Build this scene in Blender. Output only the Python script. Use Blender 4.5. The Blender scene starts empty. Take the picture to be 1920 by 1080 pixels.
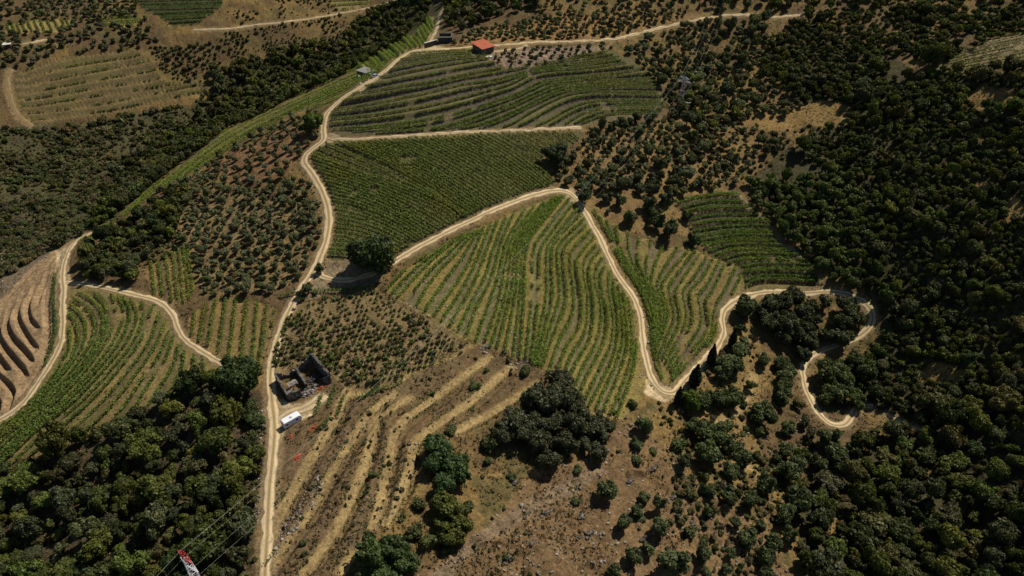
import bpy, bmesh, math, random
import numpy as np
from mathutils import Vector

random.seed(7)
RNG = np.random.default_rng(11)
D = bpy.data
SC = bpy.context.scene
COL = SC.collection
R = math.radians

# ------------------------------------------------------------------ camera
F = 1300.0
PITCH = R(38.0)
CAMZ = 155.0
CP, SP = math.cos(PITCH), math.sin(PITCH)
FW = np.array([0, CP, -SP]); UP = np.array([0, SP, CP])
cam_d = D.cameras.new('camera'); cam = D.objects.new('camera', cam_d); COL.objects.link(cam)
cam.location = (0, 0, CAMZ); cam.rotation_euler = (math.pi / 2 - PITCH, 0, 0)
cam_d.sensor_width = 36; cam_d.lens = F / 1920 * 36; cam_d.clip_end = 9000; cam_d.clip_start = 1
SC.camera = cam

def rays(px, py):
    px = np.asarray(px, float); py = np.asarray(py, float)
    a = (px - 960) / F; b = (540 - py) / F
    return np.stack([a, CP + b * SP, -SP + b * CP], -1)

def project(x, y, z):
    d = np.stack([x, y, z - CAMZ], -1)
    w = np.maximum(d @ FW, 1e-3)
    return 960 + d[..., 0] / w * F, 540 - (d @ UP) / w * F, w

def at_z(px, py, z):
    d = rays(px, py); t = (z - CAMZ) / d[..., 2]
    return d[..., 0] * t, d[..., 1] * t

# ------------------------------------------------------------------ relief
CTRL = [(547,793,0),(500,1080,-3),(800,1060,-8),(1000,1060,-12),(1500,1060,-24),(1900,1060,-20),
 (100,1000,-24),(0,850,-18),(300,800,-8),(200,700,-8),(0,700,-16),(130,530,-6),(150,450,-5),(600,510,6),
 (700,510,4),(605,250,22),(690,130,31),(800,88,35),(900,90,34),(430,430,3),(250,450,-4),(100,450,-16),
 (60,350,-28),(300,250,-28),(450,190,-22),(650,90,-8),(830,10,16),(200,150,-4),(100,50,18),(400,40,12),
 (600,40,8),(850,330,16),(1040,360,9),(900,500,4),(1000,650,-4),(1250,735,-18),(1200,580,-8),(1400,560,-17),
 (1600,550,-18),(1640,610,-22),(1590,790,-30),(1350,850,-24),(1300,300,6),(1250,180,15),(1500,200,14),
 (1300,50,32),(1700,100,34),(1900,50,46),(1900,300,24),(1700,450,0),(1900,500,8),(1850,800,-16),(1100,150,25),
 (1000,20,40),(1400,400,-4),(700,750,-3),(560,200,10),(420,245,-6),(1150,480,0),(1100,750,-12),
 (-250,300,-8),(-250,700,-28),(-250,1150,-34),(500,1250,-6),(960,1250,-16),(1500,1300,-30),(2150,1200,-12),
 (2200,700,18),(2200,350,42),(2150,50,66),(1500,-100,58),(960,-100,58),(400,-100,34),(-200,-80,40),(960,-250,84),(-300,-250,70),(2300,-200,92)]
_c = np.array(CTRL, float)
_cx, _cy = at_z(_c[:, 0], _c[:, 1], _c[:, 2])
_MQ = 38.0
def _phi(dx, dy): return np.sqrt(dx * dx + dy * dy + _MQ * _MQ)
_n = len(_c)
_A = np.zeros((_n + 3, _n + 3))
_A[:_n, :_n] = _phi(_cx[:, None] - _cx[None], _cy[:, None] - _cy[None]) - np.eye(_n) * 6.0
_A[:_n, _n] = 1; _A[:_n, _n + 1] = _cx / 100; _A[:_n, _n + 2] = _cy / 100
_A[_n:, :_n] = _A[:_n, _n:].T
_w = np.linalg.solve(_A, np.concatenate([_c[:, 2], [0, 0, 0]]))

def hills(x, y):
    x = np.asarray(x, float); y = np.asarray(y, float)
    sh = x.shape; xf = x.ravel(); yf = y.ravel(); out = np.empty_like(xf)
    for i in range(0, len(xf), 100000):
        xx = xf[i:i + 100000]; yy = yf[i:i + 100000]
        v = _phi(xx[:, None] - _cx[None], yy[:, None] - _cy[None]) @ _w[:_n] + _w[_n] + xx / 100 * _w[_n + 1] + yy / 100 * _w[_n + 2]
        r = np.hypot(xx, yy - 250)
        k = np.clip((r - 480) / 400, 0, 1); k = k * k * (3 - 2 * k)
        out[i:i + 100000] = v * (1 - k) + 70 * k
    return out.reshape(sh)

def ground_px(px, py):
    """pixel -> ground point on the smooth relief"""
    d = rays(px, py); z = np.zeros(d.shape[:-1])
    for it in range(30):
        t = (z - CAMZ) / d[..., 2]
        zn = hills(d[..., 0] * t, d[..., 1] * t)
        z = z * 0.35 + zn * 0.65
    t = (z - CAMZ) / d[..., 2]
    return d[..., 0] * t, d[..., 1] * t

# ------------------------------------------------------------------ noise
def vnoise(x, y, seed):
    r = np.random.default_rng(seed).random((256, 256))
    xi = np.floor(x).astype(int); yi = np.floor(y).astype(int)
    fx = x - xi; fy = y - yi; fx = fx * fx * (3 - 2 * fx); fy = fy * fy * (3 - 2 * fy)
    a = r[xi % 256, yi % 256]; b = r[(xi + 1) % 256, yi % 256]; c = r[xi % 256, (yi + 1) % 256]; d = r[(xi + 1) % 256, (yi + 1) % 256]
    return (a * (1 - fx) + b * fx) * (1 - fy) + (c * (1 - fx) + d * fx) * fy
def fbm(x, y, scale, seed, octs=4):
    v = 0; amp = 1; tot = 0
    for o in range(octs):
        v = v + amp * vnoise(x / scale * 2 ** o + 37 * o, y / scale * 2 ** o + 91 * o, seed + o); tot += amp; amp *= 0.55
    return v / tot
def sstep(a, b, v):
    t = np.clip((v - a) / (b - a), 0, 1); return t * t * (3 - 2 * t)

# ------------------------------------------------------------------ picture-traced maps (all become world positions below)
MX, MY = 240, 160
BW, BH = 1920 + 2 * MX, 1080 + 2 * MY
GX, GY = np.meshgrid(np.arange(BW) - MX, np.arange(BH) - MY)
def poly_mask(poly, jx=None, jy=None):
    p = np.array(poly, float)
    x0, y0 = np.floor(p.min(0) - 12).astype(int); x1, y1 = np.ceil(p.max(0) + 12).astype(int)
    a, b = max(y0 + MY, 0), min(y1 + MY, BH); c, d = max(x0 + MX, 0), min(x1 + MX, BW)
    m = np.zeros((BH, BW), bool)
    if b <= a or d <= c: return m
    X = GX[a:b, c:d].astype(float); Y = GY[a:b, c:d].astype(float)
    if jx is not None: X = X + jx[a:b, c:d]; Y = Y + jy[a:b, c:d]
    m[a:b, c:d] = inside(X, Y, p)
    return m
def inside(X, Y, p):
    p = np.asarray(p, float); ins = np.zeros(np.shape(X), bool); n = len(p)
    for i in range(n):
        xa, ya = p[i]; xb, yb = p[(i + 1) % n]
        if ya == yb: continue
        cond = ((ya > Y) != (yb > Y)) & (X < (xb - xa) * (Y - ya) / (yb - ya) + xa)
        ins ^= cond
    return ins
JX = (fbm(GX, GY, 22, 501, 3) - .5) * 22; JY = (fbm(GX, GY, 22, 531, 3) - .5) * 16
def bidx(px, py):
    return np.clip(np.rint(py).astype(int) + MY, 0, BH - 1), np.clip(np.rint(px).astype(int) + MX, 0, BW - 1)

def spline(pts, n=None, step=3.0):
    p = np.array(pts, float)
    if len(p) > 2:
        q = np.vstack([2 * p[0] - p[1], p, 2 * p[-1] - p[-2]]); out = []
        for i in range(1, len(q) - 2):
            t = np.linspace(0, 1, 16, endpoint=False)[:, None]
            a, b, c, d = q[i - 1], q[i], q[i + 1], q[i + 2]
            out.append(.5 * (2 * b + (c - a) * t + (2 * a - 5 * b + 4 * c - d) * t ** 2 + (3 * b - a - 3 * c + d) * t ** 3))
        p = np.vstack(out + [p[-1:]])
    s = np.r_[0, np.cumsum(np.linalg.norm(np.diff(p, axis=0), axis=1))]
    if n is None: n = max(2, int(s[-1] / step) + 1)
    u = np.linspace(0, s[-1], n)
    return np.stack([np.interp(u, s, p[:, k]) for k in range(p.shape[1])], -1)

# roads: (name, width m, points)
ROADS = [
 ('dirt_road', 3.5, [(494,1130),(499,1040),(502,980),(505,920),(512,850),(515,800),(510,750),(507,705),(514,660),(527,620),(546,575),(570,535),(590,505),(605,470),(614,440),(617,410),(612,380),(600,350),(585,325),(571,305),(574,290),(590,276),(606,262),(606,240),(612,215),(627,198),(652,178),(690,155),(720,135),(746,112),(772,97),(800,93),(850,92)]),
 ('dirt_road', 2.9, [(588,507),(606,519),(640,526),(680,520),(715,505),(760,478),(810,450),(870,420),(930,392),(985,371),(1035,358),(1068,362),(1088,384),(1107,415),(1125,447),(1142,485),(1162,522),(1186,555),(1200,590),(1204,630),(1211,670),(1221,705),(1240,732),(1265,735),(1290,708),(1320,677),(1344,652),(1357,625),(1355,595),(1366,574),(1400,556),(1440,548),(1500,550),(1560,548),(1600,556),(1628,575),(1636,600),(1622,622),(1590,640),(1545,655),(1517,670),(1505,692),(1512,732),(1532,770),(1557,795),(1582,797),(1598,780),(1606,765),(1622,761),(1640,765)]),
 ('dirt_track', 2.0, [(608,259),(650,262),(750,256),(850,249),(950,245),(1050,241),(1092,239)]),
 ('dirt_road', 3.0, [(176,436),(150,446),(132,465),(121,492),(117,520),(119,545),(117,575),(118,610),(113,645),(95,682),(70,720),(38,762),(0,788),(-60,822)]),
 ('dirt_road', 2.5, [(119,530),(160,533),(210,543),(260,555),(300,567),(323,590),(334,617),(350,640),(390,666),(432,690)]),
 ('dirt_road', 2.0, [(800,93),(850,91),(900,87),(960,83),(1000,79),(1060,78),(1150,73),(1200,62),(1240,52),(1287,42),(1345,31),(1400,28),(1450,32),(1512,28)]),
 ('dirt_track', 2.2, [(796,90),(806,78),(818,55),(826,25),(840,5),(850,-20)]),
 ('dirt_track', 1.5, [(360,56),(430,54),(480,47),(560,38),(640,25),(700,13),(760,-5)]),
 ('grass_path', 2.6, [(22,128),(14,150),(20,185),(33,215),(62,238)]),
 ('dirt_track', 3.8, [(515,800),(540,777),(570,766),(596,750),(612,737)]),
 ('dirt_track', 1.8, [(40,83),(70,78),(100,72)]),
 ('dirt_track', 2.4, [(1900,18),(1960,14)]),
 ('dirt_track', 2.0, [(1655,773),(1680,785),(1700,795)]),
 ('dirt_track', 2.0, [(1703,797),(1735,808)]),
 ('dirt_track', 1.8, [(1760,816),(1795,819)]),
 ('dirt_track', 1.6, [(885,104),(935,96),(975,91),(990,83)]),
]
# grassy benches on the lower slope
BENCH = [
 (2.4,[(655,725),(640,755),(622,797),(590,847),(558,904),(522,970),(503,1012)]),
 (2.0,[(745,735),(705,763),(684,785),(646,847),(610,904),(584,956),(545,1007),(506,1062)]),
 (2.2,[(775,742),(726,770),(705,785),(685,865),(661,930),(623,1002),(566,1080)]),
 (2.2,[(923,666),(866,707),(809,751),(767,780),(739,816),(729,865),(713,942),(698,992)]),
 (2.4,[(962,684),(884,751),(819,796),(780,829),(773,852),(760,904),(722,985)]),
 (2.2,[(1014,715),(928,770),(871,801),(850,812)]),
 (2.2,[(700,1010),(661,1043),(636,1080)]),
 (2.0,[(656,741),(700,728),(741,715),(788,687),(845,666),(884,645)]),
 (2.6,[(1415,700),(1390,760),(1345,800),(1380,850),(1415,880)]),
]

# vineyards: guides run side by side; rows are laid between them
FIELDS = {}
FIELDS['upper'] = dict(where='in the terraced vineyard below the red roof', frm='from the top edge', per=2,
 poly=[(614,248),(618,212),(655,183),(692,160),(750,113),(775,100),(885,96),(915,108),(938,126),(962,132),(1000,124),(1060,112),(1150,97),(1190,110),(1205,135),(1235,160),(1245,205),(1235,215),(1120,234),(1090,236),(950,241),(850,245),(650,257)],
 guides=[[(765,103),(820,99),(890,97)],[(740,122),(800,112),(850,105),(915,104)],[(705,148),(783,130),(850,119),(930,108)],[(665,178),(750,162),(817,152),(883,138),(960,124),(1040,112),(1140,100)],
  [(620,207),(717,190),(800,173),(867,157),(920,150),(973,138),(1008,128),(1062,121),(1160,108)],[(612,224),(720,212),(800,198),(870,182),(920,168),(955,158),(991,140),(1025,132),(1079,129),(1170,120)],
  [(620,243),(740,232),(820,220),(880,205),(920,193),(973,174),(1008,155),(1044,149),(1150,138),(1205,131)],[(700,250),(800,243),(860,230),(920,209),(964,193),(1000,176),(1035,161),(1079,155),(1185,150),(1230,148)],
  [(800,251),(850,243),(890,236),(925,225),(982,200),(1035,174),(1079,165),(1168,160),(1240,160)],[(890,246),(947,236),(991,211),(1035,188),(1079,174),(1150,172),(1245,174)],[(960,244),(1003,236),(1035,220),(1062,205),(1097,192),(1150,188),(1250,188)],
  [(1030,242),(1055,236),(1097,213),(1150,202),(1250,200)],[(1070,242),(1100,230),(1150,215),(1250,213)]],
 soil=(.11,.092,.045), bank=(.085,.07,.045), green=(.12,.17,.034), dens=1.0, terr=1.0)
FIELDS['dense'] = dict(where='in the close-planted vineyard', frm='from its upper corner', per=[11,9,9,8,3,6,6,6,6],
 poly=[(585,287),(602,273),(625,268),(700,264),(800,259),(900,253),(1000,248),(1088,245),(1096,258),(1080,268),(1050,285),(1022,295),(1012,305),(1038,342),(1030,351),(985,363),(930,384),(870,412),(810,442),(760,469),(730,486),(690,484),(620,490),(612,480),(628,440),(632,400),(622,370),(604,335),(588,308)],
 guides=[[(1060,244),(1095,272),(1130,300),(1160,330)],[(905,249),(960,280),(1000,310),(1040,344)],[(800,254),(870,286),(940,326),(995,364)],[(700,260),(780,296),(860,342),(932,390)],[(622,263),(700,298),(780,341),(850,388),(890,412)],
  [(582,286),(667,318),(725,340),(788,364),(850,394),(872,420)],[(595,332),(660,350),(720,372),(780,402),(835,434)],[(615,378),(670,390),(730,413),(795,452)],[(620,430),(670,436),(720,451),(770,474)],[(606,478),(650,481),(700,486)]],
 soil=(.085,.075,.034), bank=(.085,.072,.034), green=(.125,.165,.034), dens=1.0, terr=0.0, wid=.25, hs=1.15)
FIELDS['central'] = dict(where='in the big central vineyard', frm='from the round tree', per=[2,2,2,2,2,2,2,3,2,2,2,2,2,2,2,2,2],
 poly=[(1040,368),(1066,369),(1084,390),(1102,422),(1120,452),(1136,490),(1156,528),(1178,562),(1194,600),(1198,640),(1204,680),(1212,715),(1195,760),(1160,790),(1110,775),(1096,748),(1060,730),(1040,712),(1000,688),(985,676),(960,672),(905,648),(860,632),(830,612),(800,594),(760,570),(722,550),(745,520),(790,485),(830,462),(870,438),(930,413),(1000,384)],
 guides=[[(845,452),(800,480),(763,504),(722,546)],[(870,440),(831,470),(794,504),(744,558)],[(889,436),(850,480),(811,520),(778,575)],[(905,430),(880,490),(853,535),(812,592)],[(930,418),(908,480),(880,545),(840,612)],[(960,405),(938,460),(922,520),(896,570),(872,632)],
  [(1000,390),(962,445),(948,500),(935,565),(908,648)],[(1035,374),(990,425),(968,470),(960,540),(945,600),(930,655)],[(1058,368),(1000,440),(985,480),(982,560),(978,620),(974,674)],[(1074,382),(1025,450),(1012,475),(1010,545),(1005,600),(996,680)],[(1090,400),(1040,456),(1034,490),(1035,560),(1020,620),(1004,688)],
  [(1106,417),(1062,458),(1055,490),(1060,560),(1040,620),(1014,690)],[(1117,440),(1085,478),(1080,500),(1088,560),(1085,610),(1060,650),(1040,712)],[(1130,465),(1108,490),(1104,520),(1112,575),(1105,635),(1080,680),(1058,730)],[(1142,490),(1128,510),(1126,545),(1138,590),(1132,640),(1100,705),(1085,748)],
  [(1152,512),(1150,545),(1158,590),(1155,650),(1130,710),(1100,768)],[(1165,530),(1170,570),(1176,640),(1164,690),(1130,772)],[(1182,560),(1190,610),(1192,670),(1180,720),(1155,785)]],
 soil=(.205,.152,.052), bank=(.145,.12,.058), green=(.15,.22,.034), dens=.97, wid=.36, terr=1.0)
FIELDS['eastern'] = dict(where='in the wavy vineyard between the two roads', frm='from the stony road', per=2,
 poly=[(1095,384),(1122,402),(1145,420),(1172,440),(1220,452),(1250,470),(1290,462),(1330,480),(1390,503),(1398,540),(1368,562),(1348,590),(1346,635),(1310,672),(1262,722),(1247,722),(1232,700),(1219,640),(1214,590),(1198,555),(1170,515),(1147,470),(1128,430)],
 guides=[[(1110,395),(1134,430),(1152,470),(1174,510),(1202,552),(1217,595),(1221,640),(1230,690),(1245,722)],[(1150,415),(1158,460),(1180,505),(1206,550),(1222,590),(1224,635)],[(1195,440),(1195,490),(1210,530),(1224,575),(1231,605),(1226,645)],[(1240,462),(1224,505),(1222,535),(1238,580),(1232,620),(1226,652)],
  [(1290,470),(1250,518),(1240,543),(1252,590),(1242,625),(1229,662)],[(1308,480),(1275,530),(1265,550),(1274,596),(1262,630),(1240,675)],[(1335,487),(1312,525),(1291,550),(1296,596),(1284,629),(1252,690)],[(1357,496),(1335,545),(1322,565),(1327,615),(1300,655),(1258,708)],[(1395,508),(1368,560),(1346,600),(1338,632),(1305,675),(1260,720)]],
 soil=(.175,.13,.048), bank=(.125,.10,.055), green=(.145,.21,.034), dens=.97, wid=.36, terr=1.0)
FIELDS['banks'] = dict(where='on the steep terraces beside the wooded gully', frm='from the topmost terrace', per=3,
 poly=[(1262,376),(1300,366),(1375,357),(1392,378),(1412,392),(1438,420),(1452,448),(1480,470),(1512,492),(1535,520),(1530,540),(1440,543),(1398,549),(1396,505),(1345,482),(1322,470),(1310,452),(1292,415)],
 guides=[[(1262,378),(1320,365),(1378,360)],[(1272,400),(1330,386),(1405,386)],[(1288,420),(1350,410),(1435,410)],[(1305,441),(1370,431),(1455,430)],[(1318,458),(1380,447),(1475,448)],[(1328,481),(1380,465),(1490,467)],[(1350,497),(1400,482),(1510,484)],[(1375,515),(1425,502),(1525,503)],[(1395,540),(1430,524),(1538,528)]],
 soil=(.15,.115,.05), bank=(.06,.05,.032), green=(.10,.16,.025), dens=.95, terr=1.3)  # bank colour is dark to paint in the shade on the bank faces
FIELDS['lower'] = dict(where='in the fan-shaped vineyard', frm='from its upper track', per=[2,2,2,3,2,2,2,2,2],
 poly=[(126,545),(165,538),(230,553),(288,571),(318,600),(328,625),(345,648),(375,670),(420,695),(400,712),(330,722),(290,762),(200,803),(130,832),(60,858),(-20,880),(-60,850),(0,800),(42,768),(90,705),(118,655),(126,600)],
 guides=[[(126,600),(132,630),(126,662),(98,708),(42,770),(-20,812)],[(132,575),(150,592),(160,620),(150,660),(105,718),(50,775),(-20,828)],[(142,550),(175,568),(192,592),(190,625),(160,677),(105,738),(50,788),(-20,845)],[(205,548),(217,575),(213,610),(185,665),(120,742),(60,797),(-10,862)],[(240,558),(258,590),(240,640),(195,695),(135,757),(70,807),(0,872)],
  [(285,574),(268,630),(225,690),(170,750),(112,802),(50,858)],[(312,600),(290,650),(248,710),(198,770),(128,834)],[(328,622),(312,670),(275,725),(243,775),(188,812)],[(345,650),(340,690),(312,740),(262,790)],[(378,672),(385,700),(372,730)]],
 soil=(.19,.14,.055), bank=(.135,.11,.045), gap=.24, wid=.28, green=(.125,.185,.035), dens=1.0, terr=.7)
FIELDS['small'] = dict(where='in the small roadside vineyard', frm='from the rutted side track', per=2,
 poly=[(352,600),(372,580),(405,565),(440,558),(480,566),(516,580),(508,620),(496,655),(482,690),(430,684),(385,656),(358,634)],
 guides=[[(365,582),(358,640)],[(402,564),(386,660)],[(441,556),(424,690)],[(481,563),(470,695)],[(517,578),(500,665)]],
 soil=(.19,.13,.05), bank=(.15,.11,.045), green=(.13,.18,.035), dens=1.0, terr=.6)
FIELDS['patch'] = dict(where='in the vine patch under the olive grove', frm='from the wood beside it', per=2,
 poly=[(268,505),(300,488),(345,465),(362,470),(365,552),(345,572),(322,566),(285,556)],
 guides=[[(282,498),(290,556)],[(310,485),(322,568)],[(335,470),(345,574)],[(352,462),(364,556)]],
 soil=(.19,.13,.05), bank=(.14,.10,.045), green=(.13,.18,.035), dens=.8, terr=.6)
FIELDS['ridge'] = dict(where='on the ridge flank above the stream wood', frm='from the skyline edge', per=[2,3,2], wid=.27,
 poly=[(152,452),(176,440),(212,420),(298,342),(420,247),(560,180),(668,132),(700,118),(748,112),(690,150),(655,172),(622,193),(600,205),(560,212),(540,218),(480,250),(400,302),(350,330),(300,356),(250,394),(208,430),(165,462)],
 guides=[[(152,452),(240,395),(298,342),(420,246),(560,179),(668,131),(748,100)],[(156,458),(250,395),(310,348),(430,258),(565,192),(660,150),(735,112)],[(160,464),(262,392),(325,350),(440,272),(565,205),(650,168),(715,135)],[(166,468),(275,390),(345,345),(450,285),(560,222),(630,192),(690,152)]],
 soil=(.13,.115,.04), bank=(.12,.105,.035), green=(.17,.24,.035), dens=1.0, terr=.3)
FIELDS['spur'] = dict(where='on the short terraces below the farm track', frm='from the road end', per=3,
 poly=[(668,131),(700,106),(740,84),(780,60),(806,34),(816,30),(812,62),(796,84),(770,92),(745,108),(705,122)],
 guides=[[(662,132),(672,150)],[(690,108),(706,126)],[(715,94),(735,114)],[(738,82),(760,104)],[(762,68),(784,92)],[(785,50),(802,82)],[(804,32),(818,66)]],
 soil=(.23,.18,.08), bank=(.16,.14,.06), green=(.14,.21,.035), dens=1.0, terr=1.4)
FIELDS['far'] = dict(where='in the dark vineyard beyond the stream', frm='from its upper edge', per=3,
 poly=[(240,-30),(420,-30),(415,12),(395,30),(370,46),(320,50),(310,36),(268,18)],
 guides=[[(240,-20),(420,-24)],[(245,-2),(420,-6)],[(255,14),(418,10)],[(290,32),(410,26)],[(310,50),(390,44)]],
 soil=(.07,.065,.03), bank=(.05,.045,.025), green=(.08,.15,.025), dens=1.0, terr=.6)
FIELDS['yellow'] = dict(where='in the yellowing far plot', frm='from its outer end', per=3,
 poly=[(10,45),(60,40),(130,36),(140,52),(110,60),(12,64)],
 guides=[[(12,42),(20,68)],[(40,39),(52,66)],[(75,37),(88,64)],[(115,35),(128,62)],[(140,34),(152,60)]],
 soil=(.25,.19,.07), bank=(.25,.19,.07), green=(.13,.17,.03), dens=1.0, terr=0)
FIELDS['plot'] = dict(where='in the tiny green plot above the dry terraces', frm='from its upper side', per=2,
 poly=[(192,40),(225,31),(258,34),(268,44),(240,50),(196,50)],
 guides=[[(190,36),(268,32)],[(192,44),(270,41)],[(194,52),(270,49)]],
 soil=(.22,.18,.06), bank=(.22,.18,.06), green=(.11,.17,.03), dens=1.0, terr=0)
FIELDS['gully'] = dict(where='in the pale vineyard glade inside the wood', frm='from its upper side', per=3,
 poly=[(1745,133),(1790,104),(1842,82),(1880,68),(1960,52),(1960,116),(1900,124),(1850,136),(1780,142)],
 guides=[[(1790,100),(1850,74),(1960,46)],[(1765,118),(1850,95),(1960,72)],[(1748,134),(1850,115),(1960,96)],[(1752,146),(1850,135),(1960,120)]],
 soil=(.22,.17,.09), bank=(.2,.155,.085), green=(.10,.13,.03), dens=.85, terr=.3)
FIELDS['dry'] = dict(where='on the dry terraces across the valley', frm='from the uppermost terrace', per=1,
 poly=[(28,140),(60,125),(120,108),(250,92),(300,100),(290,125),(330,150),(395,150),(400,165),(330,185),(260,198),(140,222),(72,238),(40,215),(24,180)],
 guides=[[(28,138),(120,108),(250,90)],[(28,150),(130,122),(265,102)],[(30,162),(140,138),(280,112)],[(32,176),(150,152),(295,128)],[(36,188),(160,166),(300,146)],[(40,200),(180,178),(320,158)],[(50,212),(200,190),(400,150)],[(58,224),(200,204),(402,164)],[(68,238),(200,218),(330,188)]],
 soil=(.15,.108,.042), bank=(.09,.07,.033), green=(.09,.14,.03), dens=.6, gap=.42, terr=1.3)
FIELDS['top'] = dict(where='in the small green corner plot', frm='from its far side', per=2,
 poly=[(618,-20),(700,-20),(690,12),(640,20),(622,12)],
 guides=[[(618,-16),(700,-18)],[(620,2),(698,-2)],[(625,20),(690,14)]],
 soil=(.2,.16,.06), bank=(.2,.16,.06), green=(.14,.21,.035), dens=1.0, terr=0)

# steps: bank lines, ground drops on the side to the left of the walking direction (px space), height m, fade px
STEPS = [
 (1.6,15,[(114,478),(97,500),(86,530),(76,560),(73,575)]),(1.9,17,[(104,488),(82,512),(66,543),(57,567),(59,590),(68,603),(80,618)]),
 (2.0,18,[(88,505),(62,530),(44,560),(37,582),(42,602),(60,632),(80,657)]),(2.1,20,[(66,525),(38,550),(20,587),(18,607),(28,628),(50,652),(62,668),(69,688)]),
 (2.1,20,[(45,540),(20,560),(4,600),(2,625),(15,648),(35,672),(50,692),(52,728)]),(2.1,20,[(5,575),(-12,610),(-8,645),(4,668),(25,696)]),
 (2.8,18,[(-20,680),(0,699),(18,714),(28,728),(26,745),(16,776)]),(2.5,18,[(-25,735),(-8,742),(2,752),(0,772)]),
 (3.5,26,[(106,510),(102,540),(101,575),(104,605),(100,640),(85,680),(60,715),(35,748)]),
]
for _wb, _p in BENCH[:8]:
    STEPS.append((1.3, 17, [(x + 6, y + 4) for x, y in _p][::-1]))
for _g in FIELDS['dry']['guides']: STEPS.append((1.0, 11, _g))
for _g in FIELDS['banks']['guides']: STEPS.append((1.45, 11, _g))
for _g in FIELDS['upper']['guides'][2:11]: STEPS.append((.7, 8, _g))
for _g in ([(124,461),(66,506),(8,566),(-40,622)],[(122,465),(76,513),(24,570),(-6,625),(-20,660)],[(121,470),(90,512),(60,548),(46,580)],[(119,476),(100,505),(88,540),(86,575),(92,610)],[(112,500),(96,545),(94,600),(90,640)]): STEPS.append((.9, 8, _g))
BARE = [(-60,620),(0,560),(60,500),(118,458),(150,446),(132,465),(118,500),(108,540),(104,600),(100,650),(85,695),(60,728),(30,765),(-20,795),(-80,800)]

# ------------------------------------------------------------------ rasters
T_BUF = np.full((BH, BW), np.nan, np.float32); DZ_BUF = np.zeros((BH, BW), np.float32)
SOIL = np.zeros((BH, BW, 3), np.float32); SMASK = np.zeros((BH, BW), np.float32)
ROWS = []
for key, f in FIELDS.items():
    mask = poly_mask(f['poly'], JX * .35, JY * .35); f['mask'] = mask
    gs = f['guides']; ng = len(gs)
    maxlen = max(np.linalg.norm(np.diff(np.array(g, float), axis=0), axis=1).sum() for g in gs)
    M = int(maxlen / .6) + 2
    gp = [spline(g, n=M) for g in gs]
    gz = [hills(*ground_px(g[::8, 0], g[::8, 1])) for g in gp]
    gz = [np.interp(np.arange(M), np.arange(0, M, 8), z) for z in gz]
    per = f['per'] if isinstance(f['per'], list) else [f['per']] * (ng - 1)
    k = 0
    for i in range(ng - 1):
        wid = np.linalg.norm(gp[i + 1] - gp[i], axis=1).max()
        K = int(wid / .6) + 2
        dz = gz[i + 1] - gz[i]
        for t in np.linspace(0, 1, K):
            p = gp[i] * (1 - t) + gp[i + 1] * t
            a, b = bidx(p[:, 0], p[:, 1]); ok = mask[a, b]; a, b = a[ok], b[ok]
            T_BUF[a, b] = t; DZ_BUF[a, b] = np.clip(dz[ok] * f['terr'], -2.6, 2.6)
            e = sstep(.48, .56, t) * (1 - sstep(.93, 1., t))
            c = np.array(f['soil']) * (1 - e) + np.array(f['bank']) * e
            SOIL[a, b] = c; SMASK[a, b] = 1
        for j in range(per[i]):
            t = (j + (.15 if f['terr'] else 0)) / per[i]
            w = (RNG.random() - .5) * .1 / per[i]
            ROWS.append((key, k, gp[i] * (1 - t - w) + gp[i + 1] * (t + w))); k += 1
    ROWS.append((key, k, gp[-1].copy()))
    hole = mask & (SMASK == 0)
    SOIL[hole] = f['soil']; SMASK[hole] = 1

# ------------------------------------------------------------------ ground sheet
def dens_axis(segs):
    out = []
    for a, b, s in segs: out.append(np.arange(a, b, s))
    return np.concatenate(out)
us = dens_axis([(-3200, -600, 100), (-600, -60, 18), (-60, 1980, 1.75), (1980, 2520, 18), (2520, 5300, 100)])
vs = dens_axis([(-452, -330, 6), (-330, -40, 7), (-40, 1120, 1.6), (1120, 1420, 12), (1420, 3200, 120)])
U, V = np.meshgrid(us, vs)
FX, FY = at_z(U, V, 0.0)
Z0 = hills(FX, FY)
PX, PY, DIST = project(FX, FY, Z0)
ai, bi = bidx(PX, PY)
in_buf = (PX > -MX) & (PX < 1920 + MX) & (PY > -MY) & (PY < 1080 + MY)

# road mask: world ribbons splatted back
RMASK = np.zeros((BH, BW), np.float32); BMASK = np.zeros((BH, BW), np.float32)
def ribbon(pts_px, step=1.2):
    p = spline(pts_px, step=2.0)
    x, y = ground_px(p[:, 0], p[:, 1])
    w = spline(np.stack([x, y], -1)[::2] if len(x) > 6 else np.stack([x, y], -1), step=step)
    t = np.gradient(w, axis=0); t /= np.linalg.norm(t, axis=1)[:, None] + 1e-9
    return w, np.stack([-t[:, 1], t[:, 0]], -1)
def splat(buf, w, n, half, soft):
    L = half + soft
    for o in np.arange(-L, L + .01, .12):
        q = w + n * o
        u_ = np.linspace(0, len(q) - 1, len(q) * 8); q = np.stack([np.interp(u_, np.arange(len(q)), q[:, 0]), np.interp(u_, np.arange(len(q)), q[:, 1])], -1)
        px, py, _ = project(q[:, 0], q[:, 1], hills(q[:, 0], q[:, 1]))
        a, b = bidx(px, py); v = float(np.clip((L - abs(o)) / soft, 0, 1))
        buf[a, b] = np.maximum(buf[a, b], v)
RIB = []
for name, wd, pts in ROADS:
    w, n = ribbon(pts); RIB.append((name, wd, w, n)); splat(RMASK, w, n, wd / 2, 1.6)
for wd, pts in BENCH:
    w, n = ribbon(pts, .7); splat(BMASK, w, n, wd * .42, .9)

def blur(b, n):
    for _ in range(n):
        b = (b + np.roll(b, 1, 0) + np.roll(b, -1, 0)) / 3; b = (b + np.roll(b, 1, 1) + np.roll(b, -1, 1)) / 3
    return b
BMASK = blur(BMASK, 4)
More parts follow.
